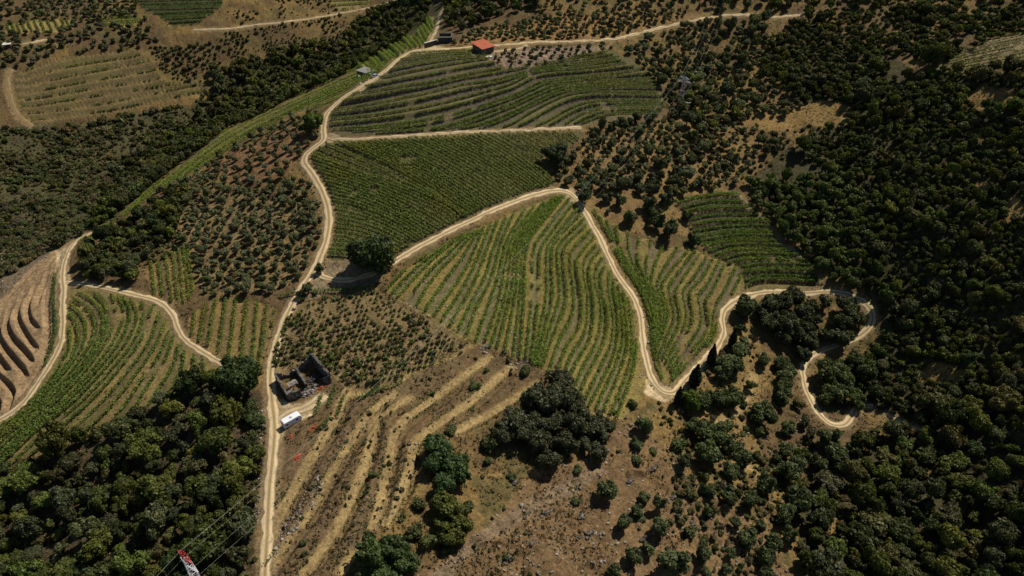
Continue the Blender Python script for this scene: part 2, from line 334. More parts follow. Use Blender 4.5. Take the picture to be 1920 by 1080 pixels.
# displacement
tb = T_BUF[ai, bi]; dzb = DZ_BUF[ai, bi]
tt = np.where(np.isnan(tb), 0, tb)
terr = np.where(np.isnan(tb) | ~in_buf, 0, dzb * (sstep(.5, .72, tt) - tt))
# blur the terrace offset a little along the sheet
k = np.array([.25, .5, .25])
for ax in (0, 1):
    terr = .25 * np.roll(terr, 1, ax) + .5 * terr + .25 * np.roll(terr, -1, ax)
rm = np.where(in_buf, RMASK[ai, bi], 0); bm = np.where(in_buf, BMASK[ai, bi], 0); sm = np.where(in_buf, SMASK[ai, bi], 0)
step_off = np.zeros_like(Z0); bankmask = np.zeros_like(Z0)
for hgt, fade, pts in STEPS:
    p = spline(pts, step=2.0)
    lo = p.min(0) - 60; hi = p.max(0) + 60
    sel = np.where((PX > lo[0]) & (PX < hi[0]) & (PY > lo[1]) & (PY < hi[1]) & (U > -60) & (U < 1980))
    q = np.stack([PX[sel], PY[sel]], -1)
    best = np.full(len(q), 1e9); side = np.zeros(len(q)); along = np.zeros(len(q))
    for i in range(len(p) - 1):
        a, b = p[i], p[i + 1]; d = b - a; L2 = d @ d
        s = np.clip(((q - a) @ d) / L2, 0, 1); c = a + s[:, None] * d
        dd = np.linalg.norm(q - c, axis=1); m = dd < best
        best[m] = dd[m]; side[m] = (d[0] * (q[m, 1] - a[1]) - d[1] * (q[m, 0] - a[0])) > 0; along[m] = (i + s[m]) / (len(p) - 1)
    taper = sstep(0, .1, along) * sstep(0, .1, 1 - along) if hgt < 1.5 else (.25 + .75 * sstep(.1, .6, along)) * sstep(0, .12, along) * sstep(0, .16, 1 - along)
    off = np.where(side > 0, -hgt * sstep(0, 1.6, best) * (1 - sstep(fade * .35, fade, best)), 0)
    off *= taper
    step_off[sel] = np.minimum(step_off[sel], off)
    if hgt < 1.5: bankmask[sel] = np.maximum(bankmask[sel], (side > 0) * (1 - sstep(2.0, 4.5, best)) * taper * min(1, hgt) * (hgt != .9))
rough = (fbm(FX, FY, 9, 61, 4) - .5) * 1.7 + (fbm(FX, FY, 2.6, 71, 3) - .5) * .5
rough = rough * (1 - np.clip(rm * 1.6, 0, 1)) * np.where(sm > 0, .12, 1) * (1 - .85 * bm)
bare = np.where(in_buf, poly_mask(BARE)[ai, bi], False)
rough = rough * np.where(bare, .1, 1)
bz = np.where(in_buf, blur(poly_mask([(500,790),(640,720),(900,640),(1020,700),(860,820),(780,860),(720,1000),(640,1090),(495,1090)]).astype(np.float32), 6)[ai, bi], 0)
rough = rough * (1 - .55 * bz)
rough = rough * ((U > -300) & (U < 2220)) * 1.0
benchcut = -.2 * bm
# natural ledges on the rubble slope
LEDGE = [(780,1080),(900,1000),(960,930),(1000,880),(1100,860),(1160,800),(1240,830),(1300,900),(1440,1000),(1500,1100),(780,1120)]
lm = np.where(in_buf, poly_mask(LEDGE, JX, JY)[ai, bi], False)
q_ = FX * .55 - FY * .83 + (fbm(FX, FY, 10, 141, 3) - .5) * 9
saw = (q_ / 5.5) % 1.0
ledge = ((sstep(.0, .10, saw) - saw) * 1.7 * np.clip((fbm(FX, FY, 12, 151, 3) - .42) * 6, 0, 1) + (fbm(FX, FY, 3.5, 161, 3) - .5) * 1.1) * lm * (1 - rm)
Z = Z0 + terr * (1 - rm) + step_off * (1 - rm) + rough + benchcut + ledge

def uv_of(x, y):
    d = np.stack([np.asarray(x, float), np.asarray(y, float), np.full(np.shape(x), -CAMZ)], -1)
    w = d @ FW
    return 960 + d[..., 0] / w * F, 540 - (d @ UP) / w * F
def G(x, y):
    u, v = uv_of(x, y)
    i = np.clip(np.searchsorted(us, u) - 1, 0, len(us) - 2); j = np.clip(np.searchsorted(vs, v) - 1, 0, len(vs) - 2)
    a = np.clip((u - us[i]) / (us[i + 1] - us[i]), 0, 1); b = np.clip((v - vs[j]) / (vs[j + 1] - vs[j]), 0, 1)
    return (Z[j, i] * (1 - a) + Z[j, i + 1] * a) * (1 - b) + (Z[j + 1, i] * (1 - a) + Z[j + 1, i + 1] * a) * b

# soil colours; the terrace bank strips also carry painted shade
n1 = fbm(FX, FY, 26, 201, 4); n2 = fbm(FX, FY, 7, 211, 4); n3 = fbm(FX, FY, 1.6, 221, 3)
def C(*c): return np.array(c)[None, None, :]
straw = C(.19, .125, .045); brown = C(.105, .07, .033); scrubc = C(.075, .068, .028); grey = C(.17, .14, .10); red = C(.20, .115, .055)
k = sstep(.42, .62, n1 * .5 + n2 * .5)[..., None]
colr = straw * k + brown * (1 - k)
k = (sstep(.55, .68, n2) * .7)[..., None]; colr = colr * (1 - k) + scrubc * k
def paint(poly, col, amt=1.0, jit=1.0):
    global colr
    m = poly_mask(poly, JX * jit, JY * jit)[ai, bi] & in_buf
    a = (m * amt)[..., None]
    colr = colr * (1 - a) + col * (.8 + .4 * n2[..., None]) * a
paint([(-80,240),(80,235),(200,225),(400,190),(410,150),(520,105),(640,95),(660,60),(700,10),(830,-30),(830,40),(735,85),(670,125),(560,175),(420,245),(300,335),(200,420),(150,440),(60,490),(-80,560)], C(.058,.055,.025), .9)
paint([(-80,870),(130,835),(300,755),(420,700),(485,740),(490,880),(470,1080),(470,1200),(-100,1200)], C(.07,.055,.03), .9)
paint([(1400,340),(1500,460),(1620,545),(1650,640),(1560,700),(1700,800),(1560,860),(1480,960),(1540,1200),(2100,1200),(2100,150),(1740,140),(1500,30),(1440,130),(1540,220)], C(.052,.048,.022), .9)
paint([(370,300),(440,280),(560,235),(600,255),(560,300),(540,330),(440,345),(395,330)], red * .9, .9, .5)
paint([(300,430),(420,360),(560,380),(590,440),(560,530),(480,555),(330,520)], C(.2,.14,.065), .7)
paint([(850,110),(980,92),(1150,85),(1130,95),(1000,122),(960,130),(930,118)], C(.2,.145,.1), .9, .3)
paint([(840,85),(900,60),(1000,40),(1180,20),(1300,30),(1150,70),(960,78)], C(.23,.135,.05), .8, .5)
paint([(1040,340),(1100,270),(1250,220),(1320,150),(1440,100),(1480,180),(1420,290),(1330,350),(1290,440),(1200,440),(1130,410)], C(.20,.128,.05), .6)
paint(LEDGE, C(.17,.108,.052), .8)
paint([(780,1100),(880,1010),(985,940),(1060,900),(1120,872),(1140,890),(1070,930),(1000,965),(905,1030),(830,1100)], C(.18,.13,.08), .7, .6)
paint([(1230,620),(1400,600),(1450,680),(1420,800),(1440,900),(1350,880),(1290,780)], C(.215,.14,.052), .7)
paint([(505,800),(620,790),(760,800),(720,990),(650,1090),(505,1090)], C(.14,.093,.05), .6)
paint([(600,735),(900,650),(1010,700),(860,800),(740,960),(640,780)], C(.12,.08,.04), .7)
paint([(520,610),(545,575),(700,540),(820,600),(880,655),(780,700),(650,730),(610,690),(520,700)], C(.165,.12,.055), .95, .4)
paint([(595,490),(700,490),(720,520),(700,540),(600,555),(560,570),(575,530)], C(.19,.145,.085), .9, .5)
paint([(1380,358),(1412,388),(1442,420),(1470,450),(1515,490),(1548,540),(1500,548),(1450,470),(1400,400)], C(.19,.145,.085), .8, .5)
paint([(-60,430),(60,480),(150,440),(118,458),(60,505),(-60,640)], C(.17,.13,.085), .8, .5)
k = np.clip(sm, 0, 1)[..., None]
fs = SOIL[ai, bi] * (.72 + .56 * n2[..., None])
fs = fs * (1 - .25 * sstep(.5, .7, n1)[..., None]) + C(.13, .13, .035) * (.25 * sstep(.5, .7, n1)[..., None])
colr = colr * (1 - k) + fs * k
b_ = bare[..., None] * 1.0
colr = colr * (1 - b_) + C(.25, .17, .092) * (.85 + .3 * n3[..., None]) * b_
bb = (bm * (1 - sm))[..., None]
colr = colr * (1 - bb) + C(.285, .20, .085) * (.75 + .5 * n2[..., None]) * bb
bk = (bankmask * np.where(sm > 0, .55, .3) * (.4 + 1.2 * n2))[..., None].clip(0, .8)  # strip below each step: brown bank soil with shade darkened into it
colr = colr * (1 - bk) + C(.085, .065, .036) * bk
YARDS = [[(500,735),(530,752),(545,758),(575,753),(608,741),(602,758),(588,778),(562,791),(535,803),(524,835),(503,832)],[(1213,700),(1238,722),(1262,727),(1288,704),(1300,712),(1272,747),(1236,754),(1205,738)],[(598,262),(612,250),(640,256),(625,266),(600,275)],
         [(668,163),(690,150),(712,146),(700,158),(676,172)],[(770,100),(800,86),(822,88),(850,92),(800,98)],[(104,470),(132,462),(128,500),(135,535),(118,545),(108,520)],[(1035,352),(1075,352),(1095,380),(1080,385),(1060,366)]]
ym = np.zeros((BH, BW), np.float32)
for y_ in YARDS: ym = np.maximum(ym, poly_mask(y_, JX * .4, JY * .4).astype(np.float32))
ym = np.where(in_buf, blur(ym, 2)[ai, bi], 0)[..., None] * .92
colr = colr * (1 - ym) + C(.56, .43, .25) * (.8 + .3 * n2[..., None]) * ym
cm_ = np.zeros((BH, BW), np.float32)
for cx, cy, rx, ry in [(1545,215,60,22),(1860,185,55,24),(1760,705,38,22),(1742,888,32,12),(1500,260,30,14),(1900,395,20,26),(1830,255,16,12),(1850,355,26,10),(1560,990,14,40),(1450,232,60,12)]:
    cm_ = np.maximum(cm_, (((GX + JX * 1.5 - cx) / rx) ** 2 + ((GY + JY * 1.2 - cy) / ry) ** 2 < 1.1).astype(np.float32))
cm_ = np.where(in_buf, blur(cm_, 3)[ai, bi], 0)[..., None] * .85
colr = colr * (1 - cm_) + C(.225, .145, .052) * (.65 + .7 * n2[..., None]) * cm_
# verges
vg = (np.clip(rm * 1.3, 0, 1) * (1 - sm))[..., None] * .7
colr = colr * (1 - vg) + C(.23, .165, .085) * vg
colr = colr * (.72 + .56 * n3[..., None])
colr = np.clip(colr, .01, .8)

# ------------------------------------------------------------------ mesh helpers
def make_mesh(name, verts, polys, attr=None, uv=None, smooth=False):
    """polys: list of int arrays (n,3) / (n,4)"""
    me = D.meshes.new(name)
    verts = np.asarray(verts, np.float32)
    me.vertices.add(len(verts)); me.vertices.foreach_set('co', verts.ravel())
    tot = sum(p.size for p in polys); npol = sum(len(p) for p in polys)
    idx = np.concatenate([p.ravel() for p in polys]).astype(np.int32)
    sizes = np.concatenate([np.full(len(p), p.shape[1], np.int32) for p in polys])
    st = np.r_[0, np.cumsum(sizes)[:-1]].astype(np.int32)
    me.loops.add(tot); me.loops.foreach_set('vertex_index', idx)
    me.polygons.add(npol); me.polygons.foreach_set('loop_start', st)
    try: me.polygons.foreach_set('loop_total', sizes)
    except Exception: pass
    if smooth: me.polygons.foreach_set('use_smooth', np.ones(npol, bool))
    if attr is not None:
        a = me.color_attributes.new('tint', 'FLOAT_COLOR', 'POINT')
        c = np.ones((len(verts), 4), np.float32); c[:, :3] = attr
        a.data.foreach_set('color', c.ravel())
    if uv is not None:
        l = me.uv_layers.new(name='across'); l.data.foreach_set('uv', np.asarray(uv, np.float32)[idx].ravel())
    me.update(calc_edges=True); me.validate()
    return me
def obj(name, me, m=None, parent=None, loc=None):
    o = D.objects.new(name, me); COL.objects.link(o)
    if m is not None and not len(me.materials): me.materials.append(m)
    if parent is not None: o.parent = parent
    if loc is not None: o.location = loc
    return o
def tag(o, label=None, cat=None, group=None, kind=None):
    if label: o['label'] = label
    if cat: o['category'] = cat
    if group: o['group'] = group
    if kind: o['kind'] = kind
    return o
def empty(name, loc, rz=0):
    o = D.objects.new(name, None); COL.objects.link(o); o.location = loc; o.rotation_euler = (0, 0, rz); o.empty_display_size = .5
    return o

# ------------------------------------------------------------------ materials
def newmat(name):
    m = D.materials.new(name); m.use_nodes = True; nt = m.node_tree; nt.nodes.clear()
    out = nt.nodes.new('ShaderNodeOutputMaterial'); return m, nt, out
def N(nt, t, **kw):
    n = nt.nodes.new(t)
    for k_, v in kw.items():
        if k_ in ('inp',):
            for a, b in v.items(): n.inputs[a].default_value = b
        else: setattr(n, k_, v)
    return n
def noise(nt, scale, detail=4, rough=.6, coord='Object'):
    tc = N(nt, 'ShaderNodeTexCoord'); n = N(nt, 'ShaderNodeTexNoise'); n.inputs['Scale'].default_value = scale; n.inputs['Detail'].default_value = detail; n.inputs['Roughness'].default_value = rough
    nt.links.new(tc.outputs[coord], n.inputs['Vector']); return n
def mixc(nt, a, b, fac, mode='MIX'):
    n = N(nt, 'ShaderNodeMix', data_type='RGBA', blend_type=mode)
    for s, v in ((n.inputs[6], a), (n.inputs[7], b), (n.inputs[0], fac)):
        if hasattr(v, 'node'): nt.links.new(v, s)
        else: s.default_value = v if not isinstance(v, tuple) or len(v) == 4 else (*v, 1)
    return n.outputs[2]
def ramp(nt, src, a, b, lo=0., hi=1.):
    n = N(nt, 'ShaderNodeMapRange'); n.inputs[1].default_value = a; n.inputs[2].default_value = b; n.inputs[3].default_value = lo; n.inputs[4].default_value = hi
    nt.links.new(src, n.inputs[0]); return n.outputs[0]
def ground_mat():
    m, nt, out = newmat('dry_ground')
    at = N(nt, 'ShaderNodeVertexColor', layer_name='tint')
    a = noise(nt, 1.1, 5, .7); b = noise(nt, 4.0, 3, .7)
    c = mixc(nt, at.outputs[0], (.6, .6, .6), 1.0, 'MULTIPLY')
    g = ramp(nt, a.outputs[0], .35, .65, .62, 1.38); h = ramp(nt, b.outputs[0], .35, .65, .72, 1.28)
    mu = N(nt, 'ShaderNodeMath', operation='MULTIPLY'); nt.links.new(g, mu.inputs[0]); nt.links.new(h, mu.inputs[1])
    cm = N(nt, 'ShaderNodeCombineColor'); [nt.links.new(mu.outputs[0], cm.inputs[i]) for i in range(3)]
    c = mixc(nt, at.outputs[0], cm.outputs[0], 1.0, 'MULTIPLY')
    bs = N(nt, 'ShaderNodeBsdfPrincipled'); bs.inputs['Roughness'].default_value = .95; bs.inputs['Specular IOR Level'].default_value = .1
    nt.links.new(c, bs.inputs['Base Color'])
    bp = N(nt, 'ShaderNodeBump'); bp.inputs['Strength'].default_value = .9; bp.inputs['Distance'].default_value = .35
    nt.links.new(a.outputs[0], bp.inputs['Height']); nt.links.new(bp.outputs[0], bs.inputs['Normal'])
    nt.links.new(bs.outputs[0], out.inputs[0]); return m
def road_mat(name, light, mid, edge=(.21, .15, .075)):
    m, nt, out = newmat(name)
    uv = N(nt, 'ShaderNodeUVMap', uv_map='across'); sx = N(nt, 'ShaderNodeSeparateXYZ'); nt.links.new(uv.outputs[0], sx.inputs[0])
    nz = noise(nt, .35, 4, .65); n2_ = noise(nt, 2.5, 4, .7)
    # |u-.5| : wheel ruts near .24
    s1 = N(nt, 'ShaderNodeMath', operation='SUBTRACT'); s1.inputs[1].default_value = .5; nt.links.new(sx.outputs[0], s1.inputs[0])
    ab = N(nt, 'ShaderNodeMath', operation='ABSOLUTE'); nt.links.new(s1.outputs[0], ab.inputs[0])
    s2 = N(nt, 'ShaderNodeMath', operation='SUBTRACT'); s2.inputs[1].default_value = .25; nt.links.new(ab.outputs[0], s2.inputs[0])
    a2 = N(nt, 'ShaderNodeMath', operation='ABSOLUTE'); nt.links.new(s2.outputs[0], a2.inputs[0])
    ad = N(nt, 'ShaderNodeMath', operation='MULTIPLY_ADD'); ad.inputs[1].default_value = .22; ad.inputs[2].default_value = -.11; nt.links.new(nz.outputs[0], ad.inputs[0])
    a3 = N(nt, 'ShaderNodeMath', operation='ADD'); nt.links.new(a2.outputs[0], a3.inputs[0]); nt.links.new(ad.outputs[0], a3.inputs[1])
    f = ramp(nt, a3.outputs[0], .07, .2)
    c = mixc(nt, light, mid, f)
    e1 = N(nt, 'ShaderNodeMath', operation='MULTIPLY_ADD'); e1.inputs[1].default_value = .30; nt.links.new(n2_.outputs[0], e1.inputs[0]); nt.links.new(ab.outputs[0], e1.inputs[2])
    c = mixc(nt, c, edge, ramp(nt, e1.outputs[0], .50, .62))
    e2 = ramp(nt, nz.outputs[0], .35, .65, .8, 1.12); cm2 = N(nt, 'ShaderNodeCombineColor'); [nt.links.new(e2, cm2.inputs[i]) for i in range(3)]
    c = mixc(nt, c, cm2.outputs[0], 1.0, 'MULTIPLY')
    g = ramp(nt, n2_.outputs[0], .3, .7, .78, 1.2); cm = N(nt, 'ShaderNodeCombineColor'); [nt.links.new(g, cm.inputs[i]) for i in range(3)]
    c = mixc(nt, c, cm.outputs[0], 1.0, 'MULTIPLY')
    bs = N(nt, 'ShaderNodeBsdfPrincipled'); bs.inputs['Roughness'].default_value = .95; bs.inputs['Specular IOR Level'].default_value = .1
    nt.links.new(c, bs.inputs['Base Color'])
    bp = N(nt, 'ShaderNodeBump'); bp.inputs['Strength'].default_value = .5; bp.inputs['Distance'].default_value = .15
    nt.links.new(n2_.outputs[0], bp.inputs['Height']); nt.links.new(bp.outputs[0], bs.inputs['Normal'])
    nt.links.new(bs.outputs[0], out.inputs[0]); return m
def leaf_mat(name, transl=.25, use_object=True):
    m, nt, out = newmat(name)
    if use_object:
        src = N(nt, 'ShaderNodeObjectInfo').outputs['Color']
    else:
        src = N(nt, 'ShaderNodeVertexColor', layer_name='tint').outputs[0]
    nz = noise(nt, 1.3 if not use_object else 2.5, 2, .6)
    g = ramp(nt, nz.outputs[0], .3, .7, .65, 1.4); cm = N(nt, 'ShaderNodeCombineColor'); [nt.links.new(g, cm.inputs[i]) for i in range(3)]
    c = mixc(nt, src, cm.outputs[0], 1.0, 'MULTIPLY')
    di = N(nt, 'ShaderNodeBsdfDiffuse'); tr = N(nt, 'ShaderNodeBsdfTranslucent'); mx = N(nt, 'ShaderNodeMixShader')
    nt.links.new(c, di.inputs[0]); c2 = mixc(nt, c, (1.25, 1.3, .5), 1.0, 'MULTIPLY'); nt.links.new(c2, tr.inputs[0])
    mx.inputs[0].default_value = transl; nt.links.new(di.outputs[0], mx.inputs[1]); nt.links.new(tr.outputs[0], mx.inputs[2])
    gl = N(nt, 'ShaderNodeBsdfGlossy'); gl.inputs['Roughness'].default_value = .55; gl.inputs[0].default_value = (1, .95, .8, 1)
    m2 = N(nt, 'ShaderNodeMixShader'); m2.inputs[0].default_value = .015; nt.links.new(mx.outputs[0], m2.inputs[1]); nt.links.new(gl.outputs[0], m2.inputs[2])
    nt.links.new(m2.outputs[0], out.inputs[0]); return m
def plain(name, col, rough=.8, nscale=2.0, namt=.25, metal=0., bump=0., spec=.3):
    m, nt, out = newmat(name)
    nz = noise(nt, nscale, 4, .65); g = ramp(nt, nz.outputs[0], .3, .7, 1 - namt, 1 + namt)
    cm = N(nt, 'ShaderNodeCombineColor'); [nt.links.new(g, cm.inputs[i]) for i in range(3)]
    c = mixc(nt, (*col, 1), cm.outputs[0], 1.0, 'MULTIPLY')
    bs = N(nt, 'ShaderNodeBsdfPrincipled'); bs.inputs['Roughness'].default_value = rough; bs.inputs['Metallic'].default_value = metal; bs.inputs['Specular IOR Level'].default_value = spec
    nt.links.new(c, bs.inputs['Base Color'])
    if bump:
        bp = N(nt, 'ShaderNodeBump'); bp.inputs['Strength'].default_value = bump; bp.inputs['Distance'].default_value = .2
        nt.links.new(nz.outputs[0], bp.inputs['Height']); nt.links.new(bp.outputs[0], bs.inputs['Normal'])
    nt.links.new(bs.outputs[0], out.inputs[0]); return m
def stone_mat(name, ca, cb, scale=1.6):
    m, nt, out = newmat(name)
    tc = N(nt, 'ShaderNodeTexCoord'); vo = N(nt, 'ShaderNodeTexVoronoi'); vo.inputs['Scale'].default_value = scale; nt.links.new(tc.outputs['Object'], vo.inputs['Vector'])
    sc = N(nt, 'ShaderNodeSeparateColor'); nt.links.new(vo.outputs['Color'], sc.inputs[0])
    c = mixc(nt, ca, cb, sc.outputs[0])
    e = ramp(nt, vo.outputs['Distance'], .35, .7, 1.0, .35); cm = N(nt, 'ShaderNodeCombineColor'); [nt.links.new(e, cm.inputs[i]) for i in range(3)]
    c = mixc(nt, c, cm.outputs[0], 1.0, 'MULTIPLY')
    bs = N(nt, 'ShaderNodeBsdfPrincipled'); bs.inputs['Roughness'].default_value = .95; nt.links.new(c, bs.inputs['Base Color'])
    nt.links.new(bs.outputs[0], out.inputs[0]); return m
M_GROUND = ground_mat()
M_ROAD = road_mat('pale_dirt_road', (.60, .465, .275), (.31, .225, .105))
M_TRACK = road_mat('pale_dirt_track', (.50, .39, .235), (.34, .255, .14))
M_PATH = road_mat('straw_path', (.25, .18, .085), (.19, .135, .06))
M_LEAF = leaf_mat('leaves'); M_LEAFS = leaf_mat('leaves_tinted', use_object=False)
M_VINE = leaf_mat('vine_leaves', .35, False)
M_BARK = plain('bark', (.09, .07, .05), .9, 3, .4)
M_STONE = stone_mat('schist_wall', (.07, .062, .053), (.20, .18, .155))
M_ROCK = stone_mat('pale_schist', (.2, .17, .13), (.42, .37, .30), .8)

# ------------------------------------------------------------------ ground + roads
nv, nu = Z.shape
ii = np.arange(nv * nu).reshape(nv, nu)
quads = np.stack([ii[:-1, :-1], ii[1:, :-1], ii[1:, 1:], ii[:-1, 1:]], -1).reshape(-1, 4)
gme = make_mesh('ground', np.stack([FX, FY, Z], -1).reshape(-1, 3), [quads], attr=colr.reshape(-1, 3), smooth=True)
tag(obj('ground', gme, M_GROUND), kind='structure')
for name, wd, w, n in RIB:
    m = len(w); cols = np.array([-.5, -.36, -.12, .12, .36, .5])
    jl = (vnoise(np.arange(m) * .4, np.full(m, wd), 5) - .5) * .8 + (vnoise(np.arange(m) * 1.3, np.full(m, wd), 6) - .5) * .6; jr = (vnoise(np.arange(m) * .4, np.full(m, wd), 8) - .5) * .8 + (vnoise(np.arange(m) * 1.3, np.full(m, wd), 9) - .5) * .6
    jit = np.where(cols[None] < 0, -jl[:, None], jr[:, None]) * (np.abs(cols) > .3)[None]
    off = cols[None] * wd + jit
    P = w[:, None] + n[:, None] * off[..., None]
    zz = G(P[..., 0], P[..., 1]) + np.where(np.abs(cols) > .45, -.05, .13)[None]
    ends = np.zeros((m, 1)); ends[0] = ends[-1] = .3
    zz = zz - ends
    vv = np.concatenate([P, zz[..., None]], -1).reshape(-1, 3)
    ix = np.arange(m * 6).reshape(m, 6)
    q = np.stack([ix[:-1, :-1], ix[:-1, 1:], ix[1:, 1:], ix[1:, :-1]], -1).reshape(-1, 4)[:, ::-1]
    uvv = np.stack([np.broadcast_to(cols + .5, (m, 6)), np.broadcast_to(np.arange(m)[:, None] * .1, (m, 6))], -1).reshape(-1, 2)
    tag(obj(name, make_mesh(name, vv, [q], uv=uvv, smooth=True), {'dirt_road': M_ROAD, 'dirt_track': M_TRACK, 'grass_path': M_PATH}[name]), kind='structure')

# ------------------------------------------------------------------ leaves, crowns
def unit(v): return v / (np.linalg.norm(v, axis=-1, keepdims=True) + 1e-9)
def leaf_quads(P, Nn, s, asp=1.0):
    n = len(P); r = unit(RNG.normal(size=(n, 3))); t = unit(np.cross(Nn, r)); b = np.cross(Nn, t)
    t = t * (s[:, None] * .5); b = b * (s[:, None] * .5 * asp)
    v = np.stack([P - t - b * .6, P + t * .8 - b, P + t + b * .7, P - t * .7 + b], 1).reshape(-1, 3)
    return v, np.arange(4 * n).reshape(n, 4)
_ico = None
def ico(sub):
    bm = bmesh.new(); bmesh.ops.create_icosphere(bm, subdivisions=sub, radius=1.0)
    v = np.array([x.co[:] for x in bm.verts]); f = np.array([[q.index for q in p.verts] for p in bm.faces]); bm.free(); return v, f
ICO1 = ico(1); ICO2 = ico(2)
def crown(lobes, nleaf, ls, core=.8, jag=.12, icod=ICO1):
    """lobes: (n,4) centre+radius. returns verts, polys"""
    c = lobes[:, :3]; r = lobes[:, 3]
    p = r ** 2 / (r ** 2).sum()
    k_ = RNG.choice(len(lobes), int(nleaf * 1.7), p=p)
    d = unit(RNG.normal(size=(len(k_), 3)) + np.array([0, 0, .25]))
    pos = c[k_] + d * (r[k_] * (1 + jag * RNG.normal(size=len(k_))))[:, None]
    dist = np.linalg.norm(pos[:, None] - c[None], axis=-1) / r[None]
    dist[np.arange(len(k_)), k_] = 9
    keep = (dist.min(1) > .82) & (pos[:, 2] > .05)
    pos = pos[keep][:nleaf]; d = d[keep][:nleaf]
    nn = unit(d + RNG.normal(size=d.shape) * .55)
    v, q = leaf_quads(pos, nn, ls * (.7 + .6 * RNG.random(len(pos))))
    polys = [q]; vs_ = [v]; nvv = len(v)
    if core:
        for i in range(len(lobes)):
            vv = icod[0] * (1 + .18 * RNG.normal(size=(len(icod[0]), 1))) * r[i] * core + c[i]
            polys.append(icod[1] + nvv); vs_.append(vv); nvv += len(vv)
    return np.vstack(vs_), polys
def oak_lobes(n, flat=.75):
    asp = RNG.uniform(.65, 1.0); out = [(RNG.normal() * .08, RNG.normal() * .08, .95, .5)]
    for i in range(n):
        a = RNG.random() * 6.283; rr = .25 + .62 * RNG.random(); z = 1.0 + (RNG.random() - .45) * 1.1 * flat * (1.1 - .4 * rr)
        out.append((rr * math.cos(a), rr * asp * math.sin(a), z, .15 + .24 * RNG.random() ** 1.4))
    return np.array(out)
def round_lobes(n):
    out = [(0, 0, .95, .66)]
    for i in range(n):
        a = RNG.random() * 6.283; rr = .4 + .42 * RNG.random(); z = .92 + (RNG.random() - .5) * 1.05
        out.append((rr * math.cos(a), rr * math.sin(a), z, .2 + .2 * RNG.random()))
    return np.array(out)
def olive_lobes(n):
    out = [(0, 0, 1.05, .5)]
    for i in range(n):
        a = RNG.random() * 6.283; rr = .3 + .42 * RNG.random(); z = 1.05 + (RNG.random() - .45) * .9
        out.append((rr * math.cos(a), rr * math.sin(a), z, .2 + .16 * RNG.random()))
    return np.array(out)
def bush_lobes(n):
    out = [(0, 0, .45, .55)]
    for i in range(n):
        a = RNG.random() * 6.283; rr = .3 + .4 * RNG.random(); z = .3 + RNG.random() * .55
        out.append((rr * math.cos(a), rr * math.sin(a), z, .2 + .22 * RNG.random()))
    return np.array(out)
def to_tris(polys): return polys
def trunk_mesh(h, r0, forks, spread):
    vs_, ps = [], []; nvv = 0
    def tube(a, b, ra, rb, seg=7):
        nonlocal nvv
        a = np.array(a, float); b = np.array(b, float); ax = unit(b - a); s = unit(np.cross(ax, [0.3, .9, .1])); t = np.cross(ax, s)
        an = np.arange(seg) / seg * 6.283
        ring = np.cos(an)[:, None] * s + np.sin(an)[:, None] * t
        vs_.append(np.vstack([a + ring * ra, b + ring * rb])); i = np.arange(seg)
        ps.append(np.stack([i, (i + 1) % seg, (i + 1) % seg + seg, i + seg], -1) + nvv); nvv += 2 * seg
    tube((0, 0, -.15), (.03, .02, h * .55), r0 * 1.25, r0 * .8); tube((.03, .02, h * .5), (.0, .04, h), r0 * .8, r0 * .6)
    for i in range(forks):
        a = i / forks * 6.283 + RNG.random(); tube((0, .04, h * .85), (spread * math.cos(a), spread * math.sin(a), h + .5), r0 * .5, r0 * .18, 5)
    return make_mesh('trunk', np.vstack(vs_), ps, smooth=True)

KIN = {}
KIN['oak'] = dict(hi=[make_mesh('oak_crown', *crown(oak_lobes(14 + i), 3400, .125, .72, .17)) for i in range(9)],
                  lo=[crown(oak_lobes(10), 420, .22, .74, .16) for i in range(8)], trunk=[trunk_mesh(.6, .07, 4, .4)], name='oak_tree', cat='oak tree')
KIN['olive'] = dict(hi=[make_mesh('olive_crown', *crown(olive_lobes(11 + i), 1300, .16, .7, .16)) for i in range(6)],
                    lo=[crown(olive_lobes(7), 230, .3, .72, .16) for i in range(5)], trunk=[trunk_mesh(.62, .085, 3, .35)], name='olive_tree', cat='olive tree')
KIN['bush'] = dict(hi=[make_mesh('bush', *crown(bush_lobes(6 + i), 900, .18, .75, .15)) for i in range(6)],
                   lo=[crown(bush_lobes(4), 120, .38, .75, .15) for i in range(5)], trunk=None, name='bush', cat='bush')
for k_ in KIN.values():
    for me in k_['hi']: me.materials.append(M_LEAF)
    for me in (k_['trunk'] or []): me.materials.append(M_BARK)

# ------------------------------------------------------------------ plant lists
PLANTS = {'oak': [], 'olive': [], 'bush': []}      # (x, y, R, colour, where, group, tall)
OAKC = [(.064,.078,.018),(.080,.092,.020),(.052,.064,.020),(.105,.112,.022),(.074,.078,.036),(.066,.074,.030),(.095,.088,.030),(.045,.060,.018),(.085,.105,.022)]
OLIC = [(.118,.124,.058),(.100,.108,.048),(.130,.136,.072),(.095,.106,.040)]
BUSC = [(.092,.098,.034),(.074,.086,.028),(.112,.110,.042),(.130,.105,.048),(.062,.076,.022),(.105,.090,.050)]
PAL = {'oak': OAKC, 'olive': OLIC, 'bush': BUSC}
def pick(kind):
    c = np.array(random.choice(PAL[kind])); return c * (.65 + .75 * random.random()) * np.array([1 + (random.random() - .5) * .2, 1, 1 + (random.random() - .5) * .2])
def grp(o_where): return o_where
def traced(kind, where, pts, colour=None):
    p = np.array(pts, float)
    x, y = ground_px(p[:, 0], p[:, 1] + .30 * p[:, 2])
    _, _, w = project(x, y, hills(x, y))
    for i in range(len(p)):
        PLANTS[kind].append([x[i], y[i], p[i, 2] / 2 / F * w[i], np.array(colour) * (.85 + .3 * random.random()) if colour else pick(kind), where, None, 1.0])
HASH = {}
